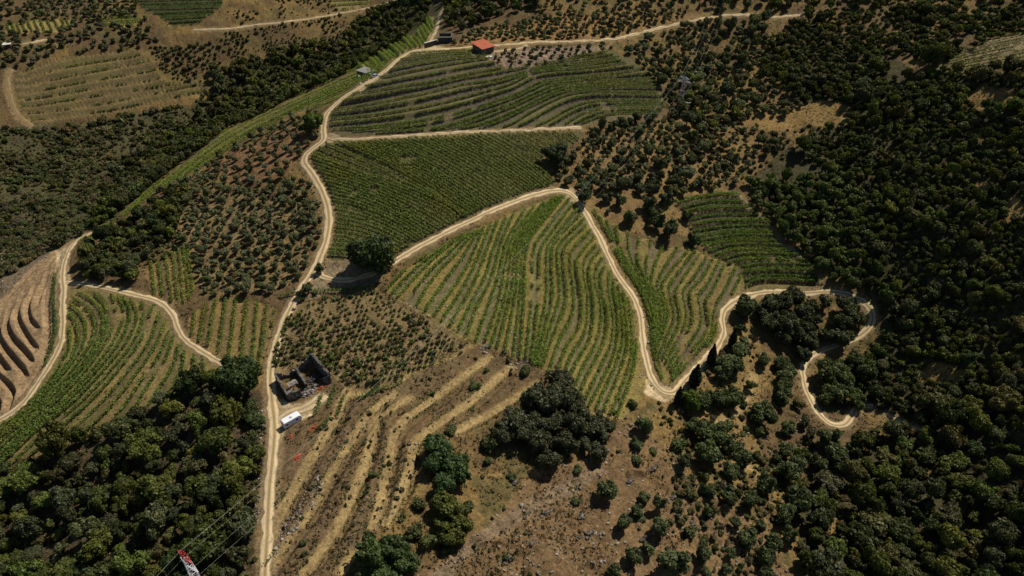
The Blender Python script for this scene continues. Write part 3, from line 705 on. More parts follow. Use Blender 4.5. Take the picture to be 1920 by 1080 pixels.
def free(x, y, r):
    cx, cy = int(x // 5), int(y // 5)
    for i in (cx - 1, cx, cx + 1):
        for j in (cy - 1, cy, cy + 1):
            for (a, b, rr) in HASH.get((i, j), ()):
                if (a - x) ** 2 + (b - y) ** 2 < (.5 * (r + rr)) ** 2: return False
    return True
def put(x, y, r): HASH.setdefault((int(x // 5), int(y // 5)), []).append((x, y, r))
NOTREE = RMASK > .35
for key, f in FIELDS.items():
    if key not in ('dry',): NOTREE |= f['mask']
NOTREE |= poly_mask(BARE)
NOTREE |= poly_mask([(140,448),(205,415),(300,338),(420,246),(560,180),(600,207),(540,219),(480,251),(400,303),(350,332),(300,357),(250,394),(208,430),(162,463)])
_near = (GX > 1485) & (GX < 1660) & (GY > 600) & (GY < 860)
for _d in range(4, 44, 4): NOTREE |= np.roll(RMASK > .35, _d, 0) & _near
CLEAR = [(1545,215,60,22),(1860,185,55,24),(1760,705,38,22),(1742,888,32,12),(1500,260,30,14),(1330,170,20,8),(1900,395,20,26),(1830,255,16,12),(1460,60,22,8),(1690,130,50,22),(1850,355,26,10),
         (1800,80,30,12),(1560,990,14,40),(1620,215,20,10),(1450,232,60,12),(1345,90,20,12)]
for cx, cy, rx, ry in CLEAR:
    NOTREE |= ((GX + JX * 1.5 - cx) / rx) ** 2 + ((GY + JY * 1.2 - cy) / ry) ** 2 < 1
def scatter(kind, where, poly, n, r0, r1, spacing=1.0, field=None, fthr=.5, fsc=14, tall=1.0, colour=None):
    p = np.array(poly, float); lo = p.min(0); hi = p.max(0)
    cand = []
    while len(cand) < n * 9:
        q = lo + RNG.random((n * 8, 2)) * (hi - lo)
        ins = inside(q[:, 0], q[:, 1], p); a, b = bidx(q[:, 0], q[:, 1]); ins &= ~NOTREE[a, b]
        if not ins.any(): break
        cand += list(q[ins])
        if len(cand) > n * 9 or len(cand) == 0: break
    if not cand: return
    q = np.array(cand[:n * 9]); x, y = ground_px(q[:, 0], q[:, 1]); rr = r0 + (r1 - r0) * RNG.random(len(q)) ** 1.5
    if field is not None:
        ok = fbm(x, y, fsc, field, 3) > fthr; x, y, rr = x[ok], y[ok], rr[ok]
    if kind == 'bush' or 'open slope' in where or 'upper right' in where or 'winding road' in where:
        cl = fbm(x, y, 13 if kind == 'bush' else 22, 900 + len(where), 3)
        ok = RNG.random(len(x)) < sstep(.36, .56, cl) + (.10 if kind == 'bush' else .5 if kind == 'oak' else .25); rr = rr * (.6 + .95 * sstep(.35, .65, cl)) if kind == 'bush' else rr * (.75 + .5 * sstep(.35, .65, cl))
        x, y, rr = x[ok], y[ok], rr[ok]
    c = 0
    for i in range(len(x)):
        if free(x[i], y[i], rr[i] * 2 * spacing):
            put(x[i], y[i], rr[i] * 2 * spacing); PLANTS[kind].append([x[i], y[i], rr[i], np.array(colour) * (.8 + .4 * random.random()) if colour else pick(kind), where, where, tall * (random.uniform(.85, 1.35) if kind == 'oak' else 1)]); c += 1
            if c >= n: break

# hand-placed ones (picture centre of crown, crown width)
traced('oak', 'in the thicket below the central vineyard', [(960,785,62),(1008,752,66),(1048,742,62),(1058,715,44),(940,815,44),(995,805,58),(1040,790,50),(1085,795,58),(1112,798,52),(1130,806,44),(1060,832,50),(1030,862,44),(1120,850,42),(1040,705,26),(1075,760,44),(1012,830,44),(1092,828,40)], (0.075,0.081,0.041))
traced('oak', 'in the tree clump beside the grassy benches', [(825,842,56),(850,868,60),(836,903,52),(862,890,46),(868,868,36),(815,870,40)], (0.048,0.080,0.025))
traced('oak', 'in the lighter clump under the benches', [(838,950,62),(862,978,50),(850,1005,46),(830,985,40)], (0.105,0.116,0.025))
traced('oak', 'in the clump below the benches', [(700,1028,64),(735,1030,62),(758,1052,52),(692,1062,50),(748,1078,46),(722,1068,56)], (0.063,0.090,0.028))
traced('bush', 'beside the clumps on the lower slope', [(790,942,30),(880,945,24),(780,990,34),(805,1008,38),(835,1025,24),(770,1002,22),(915,825,38),(845,800,26),(866,955,26),(752,972,14)], (0.090,0.102,0.034))
traced('bush', 'dotted over the bare rubble slope', [(915,860,18),(960,890,20),(1083,882,20),(1078,935,20),(1195,862,24),(1200,965,24),(985,998,12),(948,1043,13),(962,1046,10),(945,950,11),(1225,845,20),(905,893,11),(925,920,10)], (0.090,0.109,0.039))
traced('olive', 'dotted over the bare rubble slope', [(1135,922,42),(1192,955,28),(1232,947,28),(1168,985,32),(1233,990,36),(1185,1045,38),(1213,1027,28),(1205,930,26),(1255,1055,56),(1150,1074,30),(1192,835,30),(1207,800,40)], (0.093,0.113,0.048))
traced('bush', 'beside the stony road bend', [(1185,755,20),(1152,770,12),(1160,745,10),(1270,830,34)], (0.083,0.109,0.034))
traced('oak', 'on the dry slope under the cypresses', [(1360,682,48),(1386,655,46),(1352,700,36),(1318,748,42),(1345,752,36),(1370,745,42),(1375,690,34),(1395,580,46),(1390,615,24),(1430,675,30),(1465,680,32),(1470,702,36),(1465,724,30),(1405,720,26),(1425,775,48),(1425,808,24),(1465,742,34),(1475,800,34),(1350,800,40),(1325,850,50),(1345,822,44),(1320,812,40),(1365,835,36)], (0.075,0.096,0.034))
traced('oak', 'bright green and round beside the lowest cypress', [(1292,752,42)], (0.105,0.145,0.025))
traced('olive', 'on the dry slope below the cypresses', [(1385,860,42),(1370,887,38),(1430,905,44),(1325,922,34),(1362,932,38),(1402,940,38),(1330,960,26),(1375,982,24),(1395,1010,40),(1425,985,24),(1315,1037,38),(1365,1042,24),(1435,1047,40),(1358,1070,24),(1320,1077,24),(1435,1078,30),(1290,1000,24),(1480,880,52),(1470,845,30),(1490,937,54),(1470,962,44),(1475,1002,34),(1545,822,42),(1565,850,44),(1530,870,38),(1445,1018,34),(1280,870,30),(1295,800,28)], (0.084,0.102,0.041))
traced('oak', 'inside the loop of the winding road', [(1440,572,52),(1475,566,46),(1502,590,46),(1465,610,46),(1436,600,42),(1490,622,46),(1520,572,28),(1545,566,26),(1585,572,38),(1592,592,44),(1575,610,42),(1566,632,42),(1465,632,36),(1510,642,42),(1500,662,32),(1540,628,26),(1530,600,22)], (0.063,0.072,0.032))
traced('oak', 'between the road hairpins', [(1545,700,46),(1580,715,44),(1600,745,36),(1560,735,42),(1545,745,30),(1620,700,44),(1600,680,40),(1575,690,36)], (0.075,0.096,0.030))
traced('oak', 'at the close-planted vineyard corner', [(1035,292,46),(1060,300,26),(1048,312,24),(1075,298,20)], (0.060,0.075,0.034))
traced('bush', 'on the orange slope above the road corner', [(1062,318,14),(1045,322,12),(1078,325,13),(1098,300,14)], (0.105,0.109,0.046))
traced('olive', 'on the orange slope above the wavy vineyard', [(1096,372,30),(1135,372,22),(1162,380,24),(1180,410,30),(1215,385,28),(1222,402,24),(1228,418,34),(1255,435,36),(1245,375,26),(1300,452,26),(1288,408,20),(1130,350,24),(1165,350,26),(1200,355,24),(1238,397,14),(1110,340,26),(1140,395,12),(1195,335,26),(1225,345,24),(1262,345,26)], (0.075,0.090,0.039))
traced('oak', 'at the road fork by the ridge vineyard', [(590,232,38),(578,245,24),(602,222,20)], (0.090,0.123,0.025))
traced('olive', 'beside the road fork on the slope', [(600,505,20),(580,545,22),(565,552,18)], (0.090,0.109,0.041))
traced('bush', 'on the bank under the road fork', [(592,548,14),(610,556,12),(660,553,14),(680,548,12),(630,556,14),(565,560,14),(700,545,11)], (0.083,0.109,0.034))
traced('bush', 'on the grassy benches beside the caravan', [(700,885,18),(685,920,14),(755,965,14),(566,968,10),(568,1015,16),(570,1035,14),(598,905,9),(590,910,8),(890,718,24),(912,690,12),(955,672,14),(985,692,26),(812,735,12),(720,870,9)], (0.083,0.104,0.034))
for (px, py, dd, rr) in [(700,478,74,None),(457,706,78,None)]:
    pass
# register the traced ones so the scatter keeps clear of them
for kk in PLANTS:
    for p in PLANTS[kk]: put(p[0], p[1], p[2] * 1.6)
# scattered woods and groves
scatter('oak', 'in the dark wood below the fan-shaped vineyard', [(-60,890),(60,868),(130,838),(200,808),(300,760),(345,728),(420,705),(440,730),(482,765),(488,860),(472,950),(470,1000),(462,1110),(-60,1110)], 230, 2.0, 5.2, .74)
scatter('bush', 'on the bank between the wood and the main road', [(440,780),(488,760),(498,820),(492,900),(478,1000),(480,1080),(455,1080),(470,900)], 40, .6, 1.5, .8)
scatter('oak', 'in the dense wood on the lower right', [(1560,860),(1640,810),(1800,830),(2130,800),(2130,1110),(1520,1110),(1500,1040),(1530,960)], 390, 2.0, 5.0, .74)
scatter('oak', 'in the dark wood right of the winding road', [(1590,470),(1660,600),(1640,650),(1560,700),(1640,760),(1800,820),(2130,800),(2130,420),(1800,440)], 1000, 1.4, 4.2, .64)
scatter('bush', 'among the oaks right of the winding road', [(1590,470),(1660,600),(1640,650),(1560,700),(1640,760),(1800,820),(2130,800),(2130,420),(1800,440)], 286, .8, 1.9, .8)
scatter('oak', 'in the wooded gully beside the steep terraces', [(1395,345),(1480,335),(1600,330),(1640,470),(1620,545),(1570,540),(1520,490),(1440,415)], 190, 1.9, 3.4, .66, colour=(0.090,0.116,0.032))
scatter('oak', 'in the wood on the upper right slope', [(1440,60),(1520,35),(1700,20),(2130,30),(2130,440),(1620,480),(1560,330),(1500,290),(1560,230),(1500,190),(1420,150)], 1500, 1.4, 3.9, .62)
scatter('bush', 'in the glades of the upper right wood', [(1440,60),(2130,30),(2130,440),(1620,480),(1500,290),(1420,150)], 546, .5, 1.8, .8)
scatter('oak', 'in the stream wood below the ridge', [(160,446),(200,424),(300,338),(420,244),(560,178),(668,130),(740,86),(800,40),(806,-10),(700,10),(640,70),(520,100),(400,130),(405,200),(330,250),(220,330)], 480, 1.9, 3.8, .64)
scatter('bush', 'on the scrubby valley side beyond the ridge', [(-60,240),(80,240),(200,225),(330,200),(420,190),(330,300),(220,400),(150,440),(60,490),(-60,560)], 2300, .5, 2.4, .58)
scatter('oak', 'on the scrubby valley side beyond the ridge', [(-60,240),(80,240),(200,225),(330,200),(420,190),(330,300),(220,400),(150,440),(60,490),(-60,560)], 120, 1.8, 3.2, .75)
scatter('bush', 'on the slope above the stream wood', [(400,120),(420,60),(620,30),(700,20),(650,70),(520,105),(440,140)], 260, .6, 1.5, .9, field=301, fthr=.45)
scatter('bush', 'between the dry terraces and the stream wood', [(280,90),(400,80),(420,140),(400,170),(330,150),(300,130)], 140, .7, 1.7, .8)
scatter('oak', 'in the dark wood at the top edge', [(820,-30),(1030,-30),(1010,18),(940,30),(900,42),(868,62),(835,52),(838,20)], 90, 2.2, 4.4, .64)
scatter('olive', 'on the orchard terraces above the farm', [(840,84),(900,58),(1010,34),(1180,12),(1290,30),(1160,66),(960,76)], 190, 1.2, 2.1, .95)
scatter('olive', 'in the young orchard below the farm road', [(900,98),(990,90),(1150,84),(1160,96),(1000,124),(950,128)], 42, 1.1, 1.8, 1.2)
scatter('olive', 'on the open slope left of the upper right wood', [(1040,340),(1100,262),(1180,245),(1250,225),(1255,190),(1210,130),(1170,90),(1290,50),(1440,40),(1440,130),(1420,150),(1500,190),(1560,230),(1490,290),(1420,290),(1380,345),(1290,375),(1262,385),(1200,360),(1090,362)], 520, 1.5, 3.1, .84)
scatter('bush', 'under the olives on the open slope', [(1040,340),(1100,262),(1250,225),(1210,130),(1290,50),(1440,40),(1500,190),(1490,290),(1380,345),(1200,360)], 160, .5, 1.1, .9)
scatter('oak', 'in the dark thicket beside the ridge track', [(1098,250),(1150,235),(1250,215),(1270,250),(1210,310),(1150,300),(1110,290)], 46, 2.0, 3.2, .7, colour=(0.068,0.084,0.037))
scatter('olive', 'in the orchard on red soil by the main road', [(392,318),(415,292),(480,253),(560,214),(600,214),(604,255),(560,300),(545,335),(440,350)], 60, 1.5, 2.2, 1.35)
scatter('oak', 'in the dark grove under the ridge track', [(160,525),(150,505),(166,472),(225,428),(283,387),(325,358),(352,350),(348,400),(330,440),(290,470),(262,500),(255,530),(215,532)], 120, 2.0, 3.6, .66)
scatter('olive', 'in the olive grove west of the main road', [(296,362),(345,337),(400,306),(425,318),(440,350),(540,340),(590,345),(603,390),(602,440),(575,510),(545,540),(500,552),(400,556),(372,540),(362,470),(330,450),(345,400)], 260, 1.4, 2.4, 1.0, colour=(.135,.146,.068))
scatter('bush', 'on the margins of the olive grove', [(270,500),(290,470),(340,430),(360,470),(300,490)], 24, .7, 1.3, .9)
scatter('olive', 'among the plots in the far corner', [(-60,-30),(240,-30),(270,30),(300,90),(250,92),(120,105),(20,135),(-60,130)], 260, 1.4, 2.6, .85, field=311, fthr=.34)
scatter('bush', 'on the far brown slope beside the top track', [(420,0),(620,-30),(640,30),(560,50),(430,60)], 120, .5, 1.2, .9, field=321, fthr=.45)
scatter('bush', 'on the dry slope under the cypresses', [(1230,760),(1400,620),(1460,700),(1520,780),(1560,850),(1480,960),(1430,1080),(1280,1080),(1260,880)], 120, .5, 1.2, .9)
scatter('oak', 'on the slope below the winding road', [(1500,700),(1530,790),(1580,820),(1560,870),(1510,900),(1490,1000),(1440,860),(1490,800)], 40, 1.6, 3.0, .8)
scatter('bush', 'on the bare rubble slope', LEDGE, 60, .3, .7, .9)
scatter('bush', 'on the brown banks of the benches', [(620,760),(760,720),(900,660),(1000,710),(860,800),(740,960),(650,1060),(530,1060),(560,960)], 130, .25, .65, .9, colour=(.085,.075,.034))

scatter('oak', 'in the stream wood below the ridge', [(150,440),(198,408),(296,326),(416,234),(556,168),(664,121),(740,76),(748,86),(668,131),(560,179),(420,246),(300,341),(204,422),(165,446)], 170, 1.9, 3.2, .6)
scatter('oak', 'along the skyline track at the top', [(1290,-40),(2130,-40),(2130,32),(1700,22),(1530,24),(1400,20),(1330,26)], 195, 1.8, 3.8, .7)
scatter('olive', 'on the topmost brown slope', [(1000,-40),(1290,-40),(1320,24),(1240,44),(1180,12),(1010,34)], 70, 1.4, 2.6, .9)
scatter('olive', 'among the plots in the far corner', [(110,-20),(250,-20),(262,36),(120,34)], 50, 1.6, 2.6, .8)
traced('olive', 'yellowish among the trees below the far pylon', [(1297,152,24),(1292,182,20),(1335,236,18),(1310,215,22),(1376,216,26),(1330,200,16)], (.15,.165,.03))
for pol_, n_u, wh in [([(-60,890),(60,868),(200,808),(345,728),(440,730),(482,765),(488,860),(462,1110),(-60,1110)], 160, 'under the dark wood below the vineyard'), ([(1560,860),(1640,810),(1960,800),(1960,1110),(1520,1110),(1500,1040)], 260, 'under the dense wood on the lower right'),
                      ([(1395,345),(1600,330),(1640,470),(1620,545),(1520,490),(1440,415)], 160, 'in the wooded gully'), ([(200,400),(300,330),(420,240),(660,125),(800,40),(700,10),(520,100),(400,130),(330,250)], 260, 'under the stream wood'),
                      ([(1230,760),(1400,620),(1460,700),(1560,850),(1480,960),(1430,1080),(1280,1080),(1260,880)], 160, 'on the golden slope under the cypresses'), ([(170,480),(350,360),(590,345),(602,440),(540,540),(400,556),(330,450),(250,520)], 120, 'among the olives of the grove')]:
    scatter('bush', wh, pol_, n_u, .5, 1.6, .7)
ORD = 'first second third fourth fifth sixth seventh eighth ninth tenth eleventh twelfth thirteenth fourteenth fifteenth sixteenth seventeenth eighteenth nineteenth'.split()
def ordinal(n):
    if n <= 19: return ORD[n - 1]
    tens = {2: 'twent', 3: 'thirt', 4: 'fort', 5: 'fift', 6: 'sixt', 7: 'sevent', 8: 'eight', 9: 'ninet'}
    t, u = divmod(n, 10)
    if n >= 100: return 'hundred-and-' + ordinal(n - 100) if n > 100 else 'hundredth'
    return tens[t] + 'ieth' if u == 0 else tens[t] + 'y-' + ORD[u - 1]

def bulk_mesh(name, items, variants):
    vs_, ps3, ps4, cs = [], [], [], []; base = 0
    for (x, y, r, c, wh, g, tall) in items:
        v, polys = variants[RNG.integers(len(variants))]
        a = RNG.random() * 6.283; ca, sa = math.cos(a), math.sin(a)
        uu = RNG.uniform(.8, 1.25); v = v * np.array([uu, 1 / uu, RNG.uniform(.85, 1.2)])
        w = np.stack([v[:, 0] * ca - v[:, 1] * sa, v[:, 0] * sa + v[:, 1] * ca, v[:, 2] * tall], -1) * r
        w += np.array([x, y, float(G(np.array([x]), np.array([y]))[0]) - .1 * r])
        vs_.append(w); cs.append(np.broadcast_to(c, (len(w), 3)))
        for p in polys: (ps3 if p.shape[1] == 3 else ps4).append(p + base)
        base += len(w)
    polys = [np.vstack(p) for p in (ps4, ps3) if p]
    return make_mesh(name, np.vstack(vs_), polys, attr=np.vstack(cs))
ADJ = {'oak': 'dark oak', 'olive': 'grey olive', 'bush': 'green bush'}
SEEN_IN = lambda px, py: (px > -15) & (px < 1935) & (py > -15) & (py < 1100)
for kind, items in PLANTS.items():
    K = KIN[kind]
    xs = np.array([p[0] for p in items]); ys = np.array([p[1] for p in items]); rs = np.array([p[2] for p in items])
    px, py, w = project(xs, ys, G(xs, ys) + rs)
    size = np.where(SEEN_IN(px, py), rs / w * F, -1)
    order = np.argsort(-size); big = [i for i in order[:300] if size[i] > 0]; rest = [i for i in order if i not in set(big)]
    bywhere = {}
    for i in big: bywhere.setdefault(items[i][4], []).append(i)
    for wh, ids in bywhere.items():
        ids.sort(key=lambda i: px[i])
        for n_, i in enumerate(ids):
            x, y, r, c, _, g, tall = items[i]
            z = float(G(np.array([x]), np.array([y]))[0]); s = r; col4 = (*[float(q) for q in c], 1)
            if g is None:
                lab = f"{ADJ[kind]} {wh}" + (f", {ordinal(n_ + 1)} from the left" if len(ids) > 1 else '')
                gg = f"{K['cat']}s {wh}" if len(ids) > 1 else None
            else:
                lab = f"{ADJ[kind]} {wh}"; gg = f"{K['cat']}s {wh}"
            rz = random.random() * 6.28; hi = random.choice(K['hi'])
            if K['trunk']:
                t = empty(K['name'], (x, y, z - .1 * r), rz); uu = random.uniform(.82, 1.2); t.scale = (s * uu, s / uu, s * (.88 + .3 * random.random()) * tall)
                cr = obj('crown', hi, None, t); cr.color = col4
                obj('trunk', K['trunk'][0], None, t)
            else:
                t = obj(K['name'], hi); t.location = (x, y, z - .1 * r); t.rotation_euler = (0, 0, rz); t.scale = (s, s, s * (.75 + .4 * random.random())); t.color = col4
            tag(t, lab, K['cat'], gg)
    if rest:
        me = bulk_mesh('far_' + K['name'] + 's', [items[i] for i in rest], K['lo'])
        nm = {'oak': 'woodland', 'olive': 'olive_woodland', 'bush': 'scrub'}[kind]
        lb = {'oak': 'continuous dark oak woodland covering the far slopes', 'olive': 'small far olives spread over the distant slopes', 'bush': 'low brownish green scrub covering the dry slopes'}[kind]
        tag(obj(nm, me, M_LEAFS), lb, {'oak': 'woodland', 'olive': 'olive grove', 'bush': 'scrub'}[kind], None, 'stuff')

# ------------------------------------------------------------------ single trees
def big_tree(name, label, cat, px, py, dpx, lob, n, ls, col, trunk=(.6, .07), squash=1.0):
    x, y = ground_px(np.array([px]), np.array([py + dpx * .3])); x, y = x[0], y[0]; z = float(G(np.array([x]), np.array([y]))[0])
    _, _, w = project(np.array([x]), np.array([y]), np.array([z])); r = dpx / 2 / F * w[0]
    t = empty(name, (x, y, z - .1)); t.scale = (r, r, r * squash)
    me = make_mesh(name + '_crown', *crown(lob, n, ls, .8)); me.materials.append(M_LEAF)
    c = obj('crown', me, None, t); c.color = (*col, 1)
    tm = trunk_mesh(trunk[0], trunk[1], 5, .4); tm.materials.append(M_BARK); obj('trunk', tm, None, t)
    return tag(t, label, cat)
big_tree('broadleaf_tree', 'big round tree casting its shadow over the road fork', 'tree', 702, 482, 80, round_lobes(24), 5200, .11, (.045,.066,.02), squash=1.0)
big_tree('broadleaf_tree', 'broad dark tree where the side track meets the main road', 'tree', 457, 706, 80, round_lobes(24), 5200, .11, (.045,.068,.02))
# cypresses
def cypress_crown():
    n = 2600; zz = RNG.random(n) ** .8; a = RNG.random(n) * 6.283
    rr = .13 * np.sin(np.clip(zz * 1.02 + .06, 0, 1) ** .62 * math.pi) ** .7 * (.85 + .3 * RNG.random(n))
    pos = np.stack([rr * np.cos(a), rr * np.sin(a), .06 + zz * .94], -1)
    nn = unit(np.stack([np.cos(a), np.sin(a), .4 + 0 * a], -1) + RNG.normal(size=(n, 3)) * .4)
    v, q = leaf_quads(pos, nn, .03 + .03 * RNG.random(n), 1.6)
    vv = ICO2[0].copy(); th = np.arctan2(vv[:, 1], vv[:, 0]); hz = (vv[:, 2] + 1) / 2
    cr = .11 * np.sin(np.clip(hz * 1.02 + .06, 0, 1) ** .62 * math.pi) ** .7
    core = np.stack([cr * np.cos(th), cr * np.sin(th), .06 + hz * .92], -1)
    me = make_mesh('cypress_crown', np.vstack([v, core]), [q, ICO2[1] + len(v)]); me.materials.append(M_LEAF); return me
CYC = cypress_crown(); CYT = trunk_mesh(.12, .025, 0, 0); CYT.materials.append(M_BARK)
CYL = ['tallest dark cypress at the end of the roadside row by the bend', 'dark double cypress second up the road from the bend', 'slim dark cypress leaning over the rutted road', 'dark cypress furthest up the road beside the oaks', 'tiny cypress sapling beside the lowest cypress']
for i, (bx, by, tx, ty) in enumerate([(1270,757,1272,721),(1301,722,1302,680),(1332,682,1338,644),(1371,650,1375,616),(1279,738,1279,725)]):
    x, y = ground_px(np.array([bx]), np.array([by])); x, y = x[0], y[0]; z = float(G(np.array([x]), np.array([y]))[0])
    _, _, w = project(np.array([x]), np.array([y]), np.array([z])); h = math.hypot(bx - tx, by - ty) / F * w[0] / .78
    t = empty('cypress_tree', (x, y, z - .1)); wd = h * (1.35 if i == 1 else 1.1); t.scale = (wd, wd, h)
    c = obj('crown', CYC, None, t); c.color = (.018, .028, .014, 1); obj('trunk', CYT, None, t); tag(t, CYL[i], 'cypress', 'cypresses along the road')

# ------------------------------------------------------------------ vines
def vine_leaves(x, y, z, hgt, wid, nper, ls, col, along=None):
    n = len(x)
    k_ = np.repeat(np.arange(n), nper)
    m = len(k_)
    ox = RNG.normal(size=m) * wid; oy = RNG.normal(size=m) * wid
    oz = (.35 + .65 * RNG.random(m)) * hgt[k_] if isinstance(hgt, np.ndarray) else (.3 + .7 * RNG.random(m)) * hgt
    P = np.stack([x[k_] + ox, y[k_] + oy, z[k_] + oz], -1)
    nn = unit(np.stack([ox, oy, np.abs(oz - .4) * .9], -1) + RNG.normal(size=(m, 3)) * .5)
    v, q = leaf_quads(P, nn, ls * (.7 + .6 * RNG.random(m)))
    cc = col[k_] * (.8 + .4 * RNG.random((m, 1)))
    return v, q, np.repeat(cc, 4, axis=0)
count = {}
valid = {}
for key, k_, p in ROWS:
    a, b = bidx(p[:, 0], p[:, 1]); ok = FIELDS[key]['mask'][a, b] & (RMASK[a, b] < .3)
    if ok.sum() < 6: continue
    valid.setdefault(key, []).append((p, ok))
for key, rows in valid.items():
    f = FIELDS[key]; last = len(rows)
    for n_, (p, ok) in enumerate(rows):
        x, y = ground_px(p[::3, 0], p[::3, 1]); okk = ok[::3]
        s = np.r_[0, np.cumsum(np.hypot(np.diff(x), np.diff(y)))]
        u = np.arange(0, s[-1], .62); u = u + (RNG.random(len(u)) - .5) * .3
        xx = np.interp(u, s, x); yy = np.interp(u, s, y); o = np.interp(u, s, okk.astype(float)) > .5
        o &= RNG.random(len(u)) < f['dens'] * (.95)
        gapn = fbm(xx, yy, 9, 401, 2); o &= gapn > f.get('gap', .2 if f['dens'] > .5 else .46)
        xx, yy = xx[o], yy[o]
        if len(xx) < 4: continue
        zz = G(xx, yy)
        yel = sstep(.5, .72, fbm(xx, yy, 14, 411, 3))[:, None]
        g = np.array(f['green']); colv = g * (1 - yel * .6) + np.array([g[0] * 1.5, g[1] * 1.12, g[2] * .9]) * yel * .6
        colv = colv * (.75 + .5 * RNG.random((len(xx), 1)))
        hg = 1.15 + .5 * RNG.random(len(xx))
        v, q, c = vine_leaves(xx, yy, zz, hg * f.get('hs', 1), f.get('wid', .31), 22, .33, colv)
        o_ = obj('vine_row', make_mesh('vine_row', v, [q], attr=c), M_VINE)
        if last == 1: lab = f"green vine row {f['where']}"
        elif n_ == last - 1: lab = f"last vine row {f['frm']} {f['where']}"
        else: lab = f"{ordinal(n_ + 1)} vine row {f['frm']} {f['where']}"
        tag(o_, lab, 'vine row', 'vine rows ' + f['where'])
# scattered old bush vines above the ruin
BV = []
poly = [(530,612),(548,582),(600,566),(700,545),(730,557),(800,602),(860,642),(885,652),(845,668),(780,692),(700,728),(655,722),(625,702),(590,662),(560,680),(525,690),(514,680)]
for i in range(-30, 60):
    for j in range(-30, 60):
        px = 530 + i * 10.2 + j * 6.6; py = 560 + i * -2.6 + j * 7.0
        px += (random.random() - .5) * 4; py += (random.random() - .5) * 3
        if inside(np.array([px]), np.array([py]), np.array(poly))[0] and random.random() < .8: BV.append((px, py))
BV = np.array(BV); bx_, by_ = ground_px(BV[:, 0], BV[:, 1]); bz_ = G(bx_, by_)
BVM = []
for i in range(6):
    v, q = crown(np.array([(0, 0, .5, .42), (.35, .1, .6, .25), (-.25, .3, .55, .28), (-.1, -.35, .45, .25), (.2, .4, .8, .2)]) , 110, .26, .45, .25)
    me = make_mesh('grapevine', v, q); me.materials.append(M_LEAF); BVM.append(me)
fr = fbm(bx_, by_, 16, 431, 2)
sel = np.argsort(-BV[:, 1])[:300]
for i in sel:
    s = .7 + .75 * random.random() * (fr[i] + .4)
    o = obj('grapevine', random.choice(BVM)); o.location = (bx_[i], by_[i], bz_[i] - .1); o.rotation_euler = (0, 0, random.random() * 6.28); o.scale = (s, s, s * 1.25)
    c = np.array(random.choice([(.12,.15,.04),(.15,.14,.06),(.085,.12,.03),(.16,.13,.075)])) * (.8 + .4 * random.random()); o.color = (*[float(q) for q in c], 1)
    tag(o, 'single old bush vine on the bare plot above the ruin', 'grapevine', 'bush vines above the ruin')
if len(BV) > 300:
    rest = np.argsort(-BV[:, 1])[300:]
    var = [crown(np.array([(0, 0, .5, .45), (.35, .1, .6, .25), (-.25, .3, .55, .28)]), 60, .3, .45, .25)]
    me = bulk_mesh('old_vines', [[bx_[i], by_[i], .8, np.array((.08,.10,.035)), '', '', 1.2] for i in rest], var)
    tag(obj('old_vines', me, M_LEAFS), 'small bush vines at the upper end of the bare plot', 'grapevines', None, 'stuff')
# sparse bench vines
bench_id = 0
BL = ['innermost', 'second', 'third', 'fourth', 'fifth', 'sixth', 'seventh', 'uppermost']
for bi_, (wd, pts) in enumerate(BENCH[:8]):
    w, n = ribbon(pts, .9)
    for sd in (-1, 1):
        q0 = w + n * sd * (wd * .62)
        keep = (fbm(q0[:, 0], q0[:, 1], 7, 441 + bi_ * 3 + sd, 2) > .5) & (RNG.random(len(q0)) < .75)
        q1 = q0[keep]
        if len(q1) < 4: continue
        colv = np.array([.075, .11, .03]) * (.7 + .6 * RNG.random((len(q1), 1)))
        v, q, c = vine_leaves(q1[:, 0], q1[:, 1], G(q1[:, 0], q1[:, 1]), .8 + .5 * RNG.random(len(q1)), .24, 8, .3, colv)
        tag(obj('vine_row', make_mesh('vine_row', v, [q], attr=c), M_VINE), f"sparse gappy vines on the {'upper' if sd > 0 else 'lower'} edge of the {BL[bi_]} grassy bench", 'vine row', 'sparse vines on the grassy benches')
# hedge-like vine row along the bank of the side track
for (pts, lab) in [([(104,515),(101,545),(103,580),(106,612),(101,645),(86,684)], 'green vine row on top of the bank beside the bare terraces'), ([(604,742),(598,760),(592,780)], 'first short vine row between ruin and caravan'), ([(628,730),(622,748),(617,765)], 'second short vine row between ruin and caravan'), ([(645,746),(638,765),(632,782)], 'outermost short vine row between ruin and caravan'),
                   ([(672,750),(700,738),(740,724),(755,716)], 'bushy vine row under the power cable below the old vines'),([(600,805),(615,790)],'vine remnant beside the roof tile piles'),
                   ([(525,556),(600,548),(660,545),(700,540)],'vine row edging the bare plot near the round tree')]:
    w, n = ribbon(pts, .5)
    colv = np.array([.08, .13, .03]) * (.75 + .5 * RNG.random((len(w), 1)))
    v, q, c = vine_leaves(w[:, 0], w[:, 1], G(w[:, 0], w[:, 1]), 1.3 + .4 * RNG.random(len(w)), .34, 12, .36, colv)
    tag(obj('vine_row', make_mesh('vine_row', v, [q], attr=c), M_VINE), lab, 'vine row')

